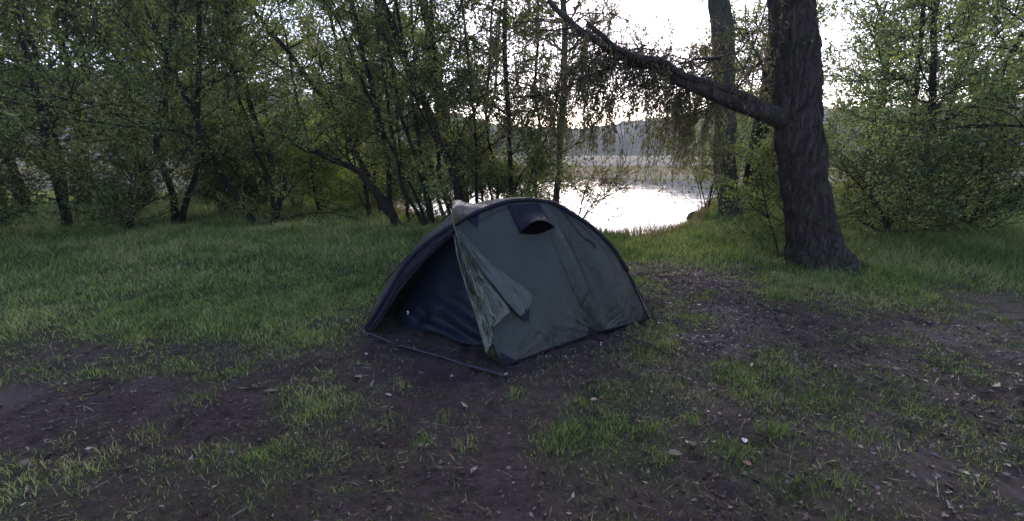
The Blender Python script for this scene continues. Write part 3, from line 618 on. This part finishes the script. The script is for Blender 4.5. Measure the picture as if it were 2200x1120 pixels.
# dark mossy rock at the water edge
P = onY(1490, 455, 12.4)
import bmesh
def rock(loc, s, label, seed):
    bm = bmesh.new(); bmesh.ops.create_icosphere(bm, subdivisions=4, radius=1)
    for v_ in bm.verts:
        c = v_.co; n_ = float(fbm(np.array([c.x * 1.7 + seed + c.z]), np.array([c.y * 1.7 + c.z * 1.3]), 4, 3)[0]); v_.co = c * (.75 + .5 * n_)
        v_.co.x *= s[0]; v_.co.y *= s[1]; v_.co.z *= s[2]
    me = bpy.data.meshes.new('boulder'); bm.to_mesh(me); bm.free()
    for f in me.polygons: f.use_smooth = True
    me.materials.append(M['bark_lichen']); o = bpy.data.objects.new('boulder', me); COL.objects.link(o); o.location = loc
    tag(o, label, 'boulder')
P = onY(1497, 455, 12.0); rock((float(P[0]), 12.0, float(height(P[0], 12.0)) + .04), (.26, .2, .17), 'grey boulder at the water edge below the bank shrub', 3)

# ------------------------------------------------------------------ tent
L0 = onG(786, 713); F0 = onG(1083, 787); R0 = onG(1395, 688)
def onA(u, v, off=0.0):                 # vertical plane through the two feet of the ridge pole, moved back by off
    d = ray(u, v); s = (R0[1] - L0[1]) / (R0[0] - L0[0]); c0 = L0[1] - s * L0[0] + off
    t = c0 / (d[1] - s * d[0]); return np.array([d[0] * t, d[1] * t, CAMZ + d[2] * t])
tent = empty('dome_tent', ((L0 + R0) / 2) * [1, 1, 0], 'olive green dome tent with navy trim and its left door rolled open', 'tent')
poleA = [(788, 711), (793, 700), (815, 662), (840, 621), (873, 566), (922, 519), (975, 484), (1031, 455), (1086, 436), (1121, 431), (1160, 432), (1185, 437), (1227, 459), (1272, 490), (1312, 529), (1348, 583)]
PA = np.array([onA(*q) for q in poleA]); SA = spline(PA, 120)
Rend = np.vstack([spline(np.array([onA(*q) for q in [(1348, 583), (1372, 636), (1394, 686)]]), 20)])
def cloth_grid(B, T, Lf, Rt, nu, nv, disp=None):
    # Coons patch: B,T along u ; Lf,Rt along v
    B = spline(B, nu); T = spline(T, nu); Lf = spline(Lf, nv); Rt = spline(Rt, nv)
    u = np.linspace(0, 1, nu)[None, :, None]; v = np.linspace(0, 1, nv)[:, None, None]
    G = (1 - v) * B[None] + v * T[None] + (1 - u) * Lf[:, None] + u * Rt[:, None] - ((1 - u) * (1 - v) * B[0] + u * (1 - v) * B[-1] + (1 - u) * v * T[0] + u * v * T[-1])
    if disp is not None:
        du = np.gradient(G, axis=1); dv = np.gradient(G, axis=0); Nn = np.cross(du, dv); Nn /= np.linalg.norm(Nn, axis=2)[..., None] + 1e-9
        G = G + Nn * disp(u[..., 0] + 0 * v[..., 0], v[..., 0] + 0 * u[..., 0])[..., None]
    return G
def grid_obj(name, G, m_, parent=tent, thick=.0015, label=None):
    nv, nu = G.shape[:2]; i = np.arange(nv - 1)[:, None] * nu + np.arange(nu - 1)[None]
    Q = np.stack([i, i + 1, i + nu + 1, i + nu], -1).reshape(-1, 4)
    o = mesh_obj(name, G.reshape(-1, 3), Q, m_, parent)
    if thick: 
        s = o.modifiers.new('thickness', 'SOLIDIFY'); s.thickness = thick; s.offset = 0
    if label: o['label'] = label
    return o
# main side panel
iC = int(np.argmin(abs(SA[:, 0] - onA(977, 487)[0])))
top = SA[iC:]
front_edge = np.array([onY(1083, 785, F0[1]), onY(1060, 742, 3.10), onY(1038, 690, 3.20), onY(1008, 605, 3.42), onY(988, 540, 3.62), SA[iC]])
bot = np.array([onG(1083, 786, .01), onG(1130, 770, .02), onG(1180, 752, .02), onG(1230, 735, .03), onG(1274, 718, .04), onG(1330, 704, .03), onG(1394, 688, .01)])
def disp_main(u, v):
    w = 16 * u * (1 - u) * v * (1 - v)
    d = .050 * w
    # crease fan from the middle peg up to the vent
    c = .60 + (.42 - .60) * v                     # ridge line in u
    x_ = (u - c); env = np.sin(math.pi * np.clip(v, 0, 1)) ** .7
    d = d + .070 * env * np.exp(-(x_ / .05) ** 2) - .050 * env * np.exp(-((x_ - .10) / .06) ** 2)
    ang = np.arctan2(v + .02, (u - .60) * 1.6); r = np.sqrt((u - .6) ** 2 + v ** 2)
    d = d + .014 * (fbm(ang * 8, r * 1.5, 3, 5) - .5) * np.clip(1.2 - r * 1.6, 0, 1) * np.clip(r * 6, 0, 1)
    ang = np.arctan2(1.02 - v, (u - .42) * 1.6); r = np.sqrt((u - .42) ** 2 + (1 - v) ** 2)
    d = d + .018 * (fbm(ang * 9, r * 1.5, 3, 25) - .5) * np.clip(1.1 - r * 1.8, 0, 1) * np.clip(r * 6, 0, 1)
    ang = np.arctan2(v + .02, u + .02); r = np.sqrt(u ** 2 + v ** 2)
    d = d + .020 * (fbm(ang * 9, r * 1.2, 3, 8) - .5) * np.clip(1.0 - r * 1.4, 0, 1) * np.clip(r * 6, 0, 1)
    d = d + .008 * (fbm(u * 6 + v * 5, v * 3 - u * 2, 3, 15) - .5) * np.clip(w * 3, 0, 1)
    d = d + .006 * np.sin(u * 40 + v * 3) * np.exp(-(v / .05) ** 2) * np.sin(math.pi * u)
    return d
GM = cloth_grid(bot, top, front_edge, Rend[::-1], 220, 150, disp_main)
grid_obj('side_panel', GM, M['fly'])
gpu, gpv = proj(GM[..., 0], GM[..., 1], GM[..., 2])
def surf(u, v, off=.005):               # the panel's point seen at (u,v), lifted towards the front
    k = int(np.argmin((gpu - u) ** 2 + (gpv - v) ** 2)); Y = GM.reshape(-1, 3)[k, 1]
    return onY(u, v, Y - off)
# back of the fly: from the ridge pole over the far side down to the ground
silh = [(784, 712), (799, 672), (812, 640), (826, 618), (846, 588), (868, 561), (884, 541), (905, 515), (930, 493), (950, 477), (972, 458), (1000, 444), (1035, 434), (1080, 426), (1120, 424), (1165, 428), (1200, 440), (1240, 464), (1280, 497), (1315, 534), (1345, 580), (1370, 636), (1393, 686)]
SS = spline(np.array([onA(u, v, .02 + .20 * math.sin(math.pi * i / 22)) for i, (u, v) in enumerate(silh)]), 140)
AA = spline(np.vstack([SA, Rend[1:]]), 140)
back = spline(np.array([L0, [-1.35, 4.25, -.05], [-1.0, 4.85, -.05], [0, 5.2, -.05], [1.0, 5.0, -.05], [1.42, 4.45, -.04], R0]), 140)
rows = []
for t in np.linspace(0, 1, 10)[:-1]: rows.append(AA * (1 - t) + SS * t + np.array([0, 0, .008]) * math.sin(math.pi * t))
for t in np.linspace(0, 1, 40): rows.append(SS * (1 - t) + back * t + np.array([0, .28, .12]) * math.sin(math.pi * t) * np.sin(np.linspace(0, math.pi, 140))[:, None])
grid_obj('rear_panel', np.array(rows), M['fly'])
# ridge pole sleeve
A = Acc(); n = len(SA); A.tube(SA + np.array([0, -.004, .004]), .021 + .004 * (vn(np.arange(n) * .7, np.zeros(n), 4) - .5), 10, .12); A.build('pole_sleeve', M['navy'], tent)
A = Acc(); A.tube(Rend + [0, -.008, 0], .006, 6); A.tube(GM[0] + [0, -.004, .002], .0055, 6); A.build('hem', M['navy'], tent)
# navy strip along the left leg of the ridge, edge of the door opening
k1 = int(np.argmin(abs(SA[:, 0] - onA(977, 487)[0])))
outer = SA[:k1 + 1][::4]
inn = np.array([onA(*q, -.03) for q in [(803, 709), (830, 668), (862, 618), (905, 568), (945, 528), (977, 500)]])
GS = np.array([spline(outer, 60) * (1 - t) + spline(inn, 60) * t + np.array([0, -.02, 0]) * math.sin(math.pi * t) for t in np.linspace(0, 1, 8)])
GS = GS + (fbm(np.arange(60)[None] * .25 + np.arange(8)[:, None] * .8, np.arange(8)[:, None] * .6 + 0 * np.arange(60)[None], 2, 3)[..., None] - .5) * [0, .03, 0]
grid_obj('door_border', GS, M['navy'])
A = Acc(); A.tube(spline(inn, 40) + [0, -.004, 0], .004, 6); A.build('door_piping', M['fly'], tent)
# hood over the door
hb = np.array([onA(*q, -.01) for q in [(977, 487), (1000, 470), (1030, 455), (1062, 443)]])
ht = np.array([onA(975, 438, -.03), onA(979, 432, .04), onA(987, 430, .09), onA(1000, 435, .13), onA(1028, 438, .14), onA(1062, 438, .12)])
hl = np.array([onA(977, 487, -.01), onA(973, 470, -.10), onA(972, 452, -.12), onA(975, 438, -.03)])
GH = cloth_grid(hb, ht, hl, np.array([hb[-1], (hb[-1] + ht[-1]) / 2, ht[-1]]), 50, 20, lambda u, v: .012 * np.sin(math.pi * v) * np.sin(math.pi * u) + .006 * (fbm(u * 8, v * 5, 2, 2) - .5))
grid_obj('hood', GH, M['hood'])
A = Acc(); he = spline(np.array([onA(988, 520, -.18), onA(980, 500, -.14), onA(974, 478, -.12), onA(972, 455, -.1), onA(974, 440, -.02), onA(979, 431, .06), onA(988, 432, .1)]), 30); A.tube(he, .0055, 6); A.build('hood_edge', M['hood'], tent)
# navy patches
def patch(name, pts, m_, off=.006, nu=10, nv=10, lab=None, f=None):
    a, b_, c, d = pts
    g = np.array([[surf(*(((np.array(a) * (1 - s) + np.array(b_) * s) * (1 - t) + (np.array(d) * (1 - s) + np.array(c) * s) * t)), off=off + (f(s, t) if f else 0)) for s in np.linspace(0, 1, nu)] for t in np.linspace(0, 1, nv)])
    return grid_obj(name, g, m_, label=lab)
patch('corner_patch', [(1003, 473), (1028, 460), (1027, 478), (1026, 491)], M['navy'], .006)
patch('corner_patch', [(1074, 757), (1106, 773), (1092, 781), (1083, 785)], M['navy'])
patch('corner_patch', [(1266, 701), (1289, 712), (1275, 717), (1262, 720)], M['navy'])
patch('corner_patch', [(1385, 664), (1394, 684), (1388, 686), (1380, 686)], M['navy'])
# vent: navy cloth swelling to a visor over a black sheet painting the mouth's shade
NU, NV = 30, 26
g = np.zeros((NV, NU, 3))
tl, tr, br, bl = np.array((1089, 441)), np.array((1158, 437)), np.array((1191, 490)), np.array((1117, 502))
for j, t in enumerate(np.linspace(0, 1, NV)):
    for i, s in enumerate(np.linspace(0, 1, NU)):
        q = (tl * (1 - s) + tr * s) * (1 - t) + (bl * (1 - s) + br * s) * t
        q = q + np.array([2, -22.0]) * (math.sin(math.pi * s) ** .8) * t ** 2
        g[j, i] = surf(q[0], q[1], .007 + .12 * math.sin(math.pi * s) ** .7 * t ** 1.6 + .006 * math.sin(9 * s + 5 * t) * t * (1 - t))
vent = grid_obj('vent_hood', g, M['navy'])
A = Acc(); A.tube(g[-1], .0045, 6); A.build('vent_rim', M['navy'], vent)
m_in = plain('vent_mouth_shade', (.002, .002, .003), .9); m_in.node_tree.nodes['Principled BSDF'].inputs['Specular IOR Level'].default_value = 0  # black, standing for the shade inside the vent opening
g2 = np.zeros((8, NU, 3))
for j, t in enumerate(np.linspace(0, 1, 8)):
    for i, s in enumerate(np.linspace(0, 1, NU)):
        q = (bl + [1, -1]) * (1 - s) + (br - [2, 1]) * s + np.array([2, -24.0]) * (math.sin(math.pi * s) ** .8) * (1 - t) + np.array([0, 8.]) * t * math.sin(math.pi * s)
        g2[j, i] = surf(q[0], q[1], .016)
grid_obj('vent_mouth_shade', g2, m_in, vent)
# rolled back door: outer layer with navy tip, and crumpled inner layer
zipl = [(979, 500), (1000, 533), (1019, 561), (1056, 612), (1101, 662), (1118, 680)]
seam = [(984, 492), (1022, 530), (1056, 566), (1100, 600), (1143, 634), (1137, 664)]
ZL = spline(np.array([surf(*q, off=.035 if i else .01) for i, q in enumerate(zipl)]), 60); SE = spline(np.array([surf(*q, off=.018) for q in seam]), 60)
GF = np.array([ZL * (1 - t) + SE * t + np.array([0, -.018, 0]) * math.sin(math.pi * t) for t in np.linspace(0, 1, 24)])
GF = GF + (fbm(np.arange(60)[None] * .10 + np.arange(24)[:, None] * .22, np.arange(24)[:, None] * .3 + 0 * np.arange(60)[None], 3, 33)[..., None] - .5) * [0, .045, 0]
door = grid_obj('door_flap', GF, M['flap_outer'])
A = Acc(); A.tube(ZL + [0, -.006, 0], .005, 6); A.build('zip', M['black'], door)
A = Acc(); A.tube(SE + [0, -.004, 0], .0035, 6); A.build('seam', M['flap'], door)
A = Acc(); A.tube(spline(np.array([surf(*q, off=.006) for q in [(1180, 500), (1205, 560), (1240, 640), (1273, 710)]]), 40), .0022, 4); A.build('seam', M['black'], tent)
A = Acc(); A.tube(spline(np.array([surf(*q, off=.006) for q in [(1000, 500), (1040, 470), (1090, 447), (1150, 443), (1200, 454), (1250, 485), (1290, 525), (1330, 588)]]), 60), .0018, 4); A.build('seam', M['black'], tent)
patch('flap_tip', [(1096, 664), (1137, 664), (1137, 690), (1128, 689)], M['navy'], .03)
A = Acc(); A.tube(spline(np.array([surf(1118, 680, .03), surf(1130, 690, .034), surf(1142, 695, .03)]), 8), .004, 6); A.build('flap_cord', M['black'], door)
doorL = [(976, 503), (981, 540), (990, 575), (1004, 622), (1020, 668), (1031, 705), (1041, 740), (1046, 758)]
botm = [(1046, 758), (1056, 735), (1060, 708), (1072, 692), (1098, 668)]
YD = lambda v: np.interp(v, [500, 600, 700, 760], [3.62, 3.36, 3.13, 3.03])
DL = spline(np.array([onY(u, v, YD(v) - .02) for u, v in doorL]), 80)
zr = [(980, 502), (1000, 534), (1019, 562), (1040, 592), (1056, 613), (1075, 636), (1090, 655), (1098, 668)]
DR = spline(np.array([surf(*q, off=.03) for q in zr]), 80)
BT = spline(np.array([onY(u, v, YD(v) - .05) for u, v in botm]), 50)
uu = np.linspace(0, 1, 50)
GC = []
for i in range(80):
    t = i / 79; row = DL[i] * (1 - uu[:, None]) + DR[i] * uu[:, None]
    w_ = t ** 3; Bo = BT - (BT[0] * (1 - uu[:, None]) + BT[-1] * uu[:, None])
    fold = .045 * np.sin(uu * 11 + 3.2 * t + 1.2 * math.sin(5 * t)) * math.sin(math.pi * min(1, t * 1.2 + .05)) ** .5 + .06 * (fbm(uu * 5 + t * 1.5, uu * 0 + t * 5, 3, 44) - .5) - .05 * np.abs(fbm(uu * 7 + t * 2, uu * 0 + t * 7, 2, 52) - .5) * 2 + .035 * (fbm(uu * 12 + t * 3, uu * 0 + t * 11, 2, 46) - .5)
    row = row + Bo * w_; row[:, 1] += -.035 - fold * np.sin(math.pi * np.clip(uu, 0, 1)) ** .4; row[:, 0] += fold * .4 * np.sin(math.pi * uu)
    GC.append(row)
grid_obj('door_lining', np.array(GC), M['flap'])
# sheltered corner piece below the rolled door
a_, b_, c_, d_ = onY(1041, 752, 3.03), onY(1060, 735, 3.06), onG(1076, 779, .01), onG(1052, 773, .005)
grid_obj('door_skirt', np.array([[(a_ * (1 - s) + b_ * s) * (1 - t) + (d_ * (1 - s) + c_ * s) * t + np.array([0, -.012, 0]) * math.sin(6 * s + 2 * t) for s in np.linspace(0, 1, 12)] for t in np.linspace(0, 1, 12)]), M['flap'])
# inner tent seen through the door
G1_ = onG(850, 694); G2_ = onG(1046, 760); topi = np.array([-.47, 4.0, 1.0])
bi = np.array([G1_ + [0, 0, .005], onG(892, 706, .01), onG(940, 716, .01), onG(1000, 738, .01), G2_ + [.12, .1, .01]])
NUi, NVi = 90, 90
bi = spline(bi, NUi); lf = spline(np.array([G1_, [-1.0, 4.05, .25], [-.8, 4.05, .65], topi - [.12, 0, 0]]), NVi); rt = spline(np.array([bi[-1], [-.08, 3.42, .3], [-.22, 3.68, .7], topi]), NVi)
tp = spline(np.array([lf[-1], (lf[-1] + rt[-1]) / 2, rt[-1]]), NUi)
def disp_in(u, v):
    f = .05 * (fbm(v * 9 + u * 2.4, u * 1.6, 3, 61) - .5) * np.clip(1.25 - v * 1.8, .12, 1)
    s = .060 * np.sin((v * 34 + u * 9 + 2 * fbm(u * 3, v * 3, 2, 8))) * np.clip(.55 - v, 0, 1) * 2 * (.2 + fbm(u * 2.2, v * 4, 2, 19)) * np.sin(math.pi * u) ** .5
    hump = .07 * np.exp(-((u - .22) / .07) ** 2 - (v / .16) ** 2)
    return -(f + s + hump) * np.clip(v * 14 + .2, 0, 1)
GI = cloth_grid(bi, tp, lf, rt, NUi, NVi, disp_in)
nrm = np.cross(GI[40, 41] - GI[40, 40], GI[41, 40] - GI[40, 40])
grid_obj('inner_tent', GI, M['inner'])
# groundsheet under the inner
g = np.array([[G1_, [.0, 3.35, .01]], [[-.95, 4.7, .012], [1.2, 4.3, .012]]], float)
gg = np.array([[g[0, 0] * (1 - s) * (1 - t) + g[0, 1] * s * (1 - t) + g[1, 0] * (1 - s) * t + g[1, 1] * s * t + [0, 0, .012] for s in np.linspace(0, 1, 8)] for t in np.linspace(0, 1, 8)])
grid_obj('groundsheet', gg, M['inner'])
# little white hook and elastic on the inner
A = Acc(); hk = onY(876, 668, 3.86); A.tube([hk, hk + [.004, 0, -.02], hk + [-.004, 0, -.04]], .005, 6); A.tube([hk + [-.01, 0, -.008], hk + [.012, 0, -.012]], .004, 6); A.build('hook', M['white'], tent)
A = Acc(); A.tube([hk + [0, 0, -.03], hk + [0, 0, -.08]], .0018, 4); A.build('elastic', M['white'], tent)
# strap across the doorway on the mud
Pst = spline(np.array([onG(u, v, .015) for u, v in [(788, 713), (810, 721), (850, 737), (900, 752), (960, 769), (1010, 784), (1050, 796), (1084, 806)]]), 60)
T = np.gradient(Pst, axis=0); S_ = np.stack([-T[:, 1], T[:, 0], 0 * T[:, 0]], 1); S_ /= np.linalg.norm(S_, axis=1)[:, None]
zst = gz(Pst[:, 0], Pst[:, 1]); Pst[:, 2] = np.convolve(np.pad(zst, 12, 'edge'), np.ones(25) / 25, 'valid') + .014
wd = .016 + .002 * np.sin(np.arange(60) * .3)
M['strap'] = cloth_mat('strap_webbing', (.014, .014, .022), .5, 0, None, .3, .15, .3)
grid_obj('ground_strap', np.array([Pst + S_ * (wd * k)[:, None] + np.array([0, 0, .006]) * (1 - k * k) for k in np.linspace(-1, 1, 5)]), M['strap'], thick=.003)
# poles' feet, guylines, toggles
def line(name, pts, r=.0028, m_='black', par=tent):
    A = Acc(); A.tube(spline(np.array(pts), 12), r, 6); return A.build(name, M[m_], par)
line('pole_foot', [onY(1058, 738, 3.06), onY(1070, 768, 3.03), onY(1083, 792, 3.0)], .006, 'navy')
line('guyline', [onA(838, 622), onY(775, 715, onG(775, 715)[1])], .0065)
line('guyline', [onA(880, 546, .1), onY(826, 606, 4.1)], .006)
gr = [onA(1348, 583), onG(1412, 694, .01)]
line('guyline', [gr[0], gr[1]], .0068)
line('guyline', [onG(1394, 688, .015), onG(1428, 703, .01), onG(1438, 712, .02)], .0055)
hang_ = [surf(1207, 449, .012), surf(1230, 482, .012), surf(1260, 514, .012), surf(1273, 521, .014), surf(1279, 533, .014)]
gl = line('hanging_guyline', hang_, .0048)
A = Acc(); A.tube([surf(1260, 514, .016), surf(1276, 522, .018)], [.009, .006], 8); A.build('toggle', M['black'], gl)
A = Acc(); A.tube([surf(1277, 525, .016), surf(1281, 534, .018)], [.007, .005], 8); A.build('toggle', M['black'], gl)
line('peg_loop', [onG(1277, 719, .03), onG(1284, 727, .01), onG(1290, 738, .005)], .0055)
line('peg_loop', [onG(1084, 788, .02), onG(1086, 803, .02), onG(1088, 818, .01)], .007, 'navy')
line('zip_pull', [onA(822, 633, -.03), onA(819, 641, -.03)], .006)
patch('reflective_tab', [(1167, 466), (1173, 468), (1173, 471), (1167, 469)], M['hood'], .085, 3, 3)
def peg(u, v, lab):
    b_ = onG(u, v, .0); z_ = float(gz(np.array([b_[0]]), np.array([b_[1]]))[0])
    e = empty('tent_peg', (b_[0], b_[1], z_), lab, 'tent peg', 'steel pegs pinning the tent')
    b_[2] = z_
    A = Acc(); A.tube([b_ + [0, .01, -.08], b_ + [0, 0, .018]], .0032, 6); A.build('shaft', M['steel'], e)
    A = Acc(); th = np.linspace(0, math.pi * 1.5, 10); A.tube(np.stack([b_[0] + .009 * np.cos(th), b_[1] + 0 * th, b_[2] + .022 + .009 * np.sin(th)], 1), .0026, 6); A.build('hook', M['steel'], e)
peg(781, 713, 'steel peg at the left foot of the tent'); peg(1087, 812, 'steel peg before the front corner of the doorway')
peg(1291, 740, 'steel peg under the middle of the long side'); peg(1414, 697, 'steel peg at the end of the right guyline')

# ------------------------------------------------------------------ fallen things
def fallen(u, v, ln_, wd_, rz, lab, col, curl=.3):
    c = onG(u, v); z_ = float(gz(np.array([c[0]]), np.array([c[1]]))[0]) + .012
    n, m_ = 14, 7; s = np.linspace(-.5, .5, n); t = np.linspace(-1, 1, m_)
    W = wd_ * .5 * np.cos(s * math.pi) ** .7 * (1 + .18 * np.sin(s * 40))
    X = s[:, None] * ln_ + 0 * t; Y_ = W[:, None] * t; Z = curl * wd_ * (t ** 2)[None] * (W / W.max())[:, None] + .15 * ln_ * s[:, None] ** 2
    cr, sr = math.cos(rz), math.sin(rz)
    G = np.stack([c[0] + X * cr - Y_ * sr, c[1] + X * sr + Y_ * cr, z_ + Z], -1)
    e = empty('fallen_leaf', (c[0], c[1], z_), lab, 'leaf', 'large fallen leaves'); grid_obj('blade', G, plain('leaf_' + lab[:6].strip(), col, .5), e, .001)
    A = Acc(); A.tube(np.stack([G[:, 3, 0], G[:, 3, 1], G[:, 3, 2] + .001], 1), .0012, 4, 0, False); A.build('midrib', M['straw'], e)
fallen(582, 843, .095, .035, .1, 'olive brown leaf on bare mud at the left edge', (.10, .09, .05))
fallen(835, 852, .055, .022, -.5, 'pale curled leaf on mud before the strap', (.22, .19, .19))
fallen(1604, 1000, .045, .03, -.6, 'orange brown leaf at the lower right corner', (.26, .13, .08))
fallen(1448, 981, .075, .045, -.1, 'dark grey maple shaped leaf near the lower right tufts', (.06, .045, .045), .15)
fallen(1600, 944, .045, .03, 1.1, 'whitish leaf above the orange brown one', (.4, .38, .38))
fallen(770, 808, .07, .035, -.3, 'flat greyish leaf on the mud left of the strap', (.12, .10, .11))
fallen(1276, 864, .05, .03, .2, 'tan leaf on the mud below the middle peg', (.2, .15, .11))
def stick(pts, r, lab):
    P = np.array([onG(*q) for q in pts]); P = spline(P, 14); P[:, 2] = gz(P[:, 0], P[:, 1]) + r + .004
    A = Acc(); A.tube(P, np.linspace(r, r * .5, 14), 6, .3); o = A.build('stick', M['bark'])
    tag(o, lab, 'stick', 'sticks on the ground')
stick([(522, 843), (548, 839), (574, 836)], .005, 'thin dark stick beside the olive brown leaf')
stick([(1290, 762), (1325, 756), (1362, 752)], .006, 'dark stick lying below the long side of the tent')
stick([(1258, 830), (1272, 826), (1284, 827)], .005, 'short stub of reddish stick below the middle peg')
stick([(1581, 694), (1583, 703), (1606, 712)], .003, 'pale curved twig on the leafy path')
stick([(1630, 655), (1665, 668), (1698, 676)], .008, 'stick at the right end of the leafy path')

# ------------------------------------------------------------------ air
bpy.ops.mesh.primitive_cube_add(size=1)
hb_ = bpy.context.object; hb_.name = 'haze'; hb_.location = (0, 150, 40); hb_.scale = (900, 440, 88)
vm, nt, ns, ln = mat('haze_air'); pv = N(nt, 'ShaderNodeVolumePrincipled', Density=.0006, Anisotropy=.3); pv.inputs['Color'].default_value = (.93, .93, 1, 1)
o_ = ns.new('ShaderNodeOutputMaterial'); ln.new(pv.outputs[0], o_.inputs['Volume']); hb_.data.materials.append(vm)
hb_['kind'] = 'stuff'; hb_['label'] = 'thin morning mist over the lake'; hb_['category'] = 'haze'

# ------------------------------------------------------------------ light
AZ, EL = math.radians(13), math.radians(36)
w = bpy.data.worlds.new('World'); scn.world = w; w.use_nodes = True; nt = w.node_tree
bg = nt.nodes['Background']; sky = nt.nodes.new('ShaderNodeTexSky'); sky.sky_type = 'NISHITA'; sky.sun_disc = False
sky.sun_elevation = EL; sky.sun_rotation = AZ; sky.air_density = 1.0; sky.dust_density = 1.1; sky.ozone_density = 1.2
tn = nt.nodes.new('ShaderNodeMix'); tn.data_type = 'RGBA'; tn.blend_type = 'MULTIPLY'; tn.inputs[0].default_value = 1; tn.inputs[7].default_value = (1.10, .95, 1.0, 1)
nt.links.new(sky.outputs[0], tn.inputs[6]); nt.links.new(tn.outputs[2], bg.inputs[0]); bg.inputs[1].default_value = .15
sl = bpy.data.lights.new('sun', 'SUN'); sl.energy = 1.4; sl.angle = math.radians(35); sl.color = (1, .93, .86)
so = bpy.data.objects.new('sun', sl); COL.objects.link(so)
d = Vector((math.sin(AZ) * math.cos(EL), math.cos(AZ) * math.cos(EL), math.sin(EL)))
so.rotation_euler = d.to_track_quat('Z', 'Y').to_euler()
vs = scn.view_settings; vs.view_transform = 'Standard'; vs.look = 'None'; vs.exposure = 1.88; vs.gamma = 1; vs.use_curve_mapping = False
scn.cycles.use_denoising = True; scn.cycles.sample_clamp_indirect = 4; scn.cycles.max_bounces = 8; scn.cycles.transparent_max_bounces = 8; scn.cycles.volume_bounces = 0
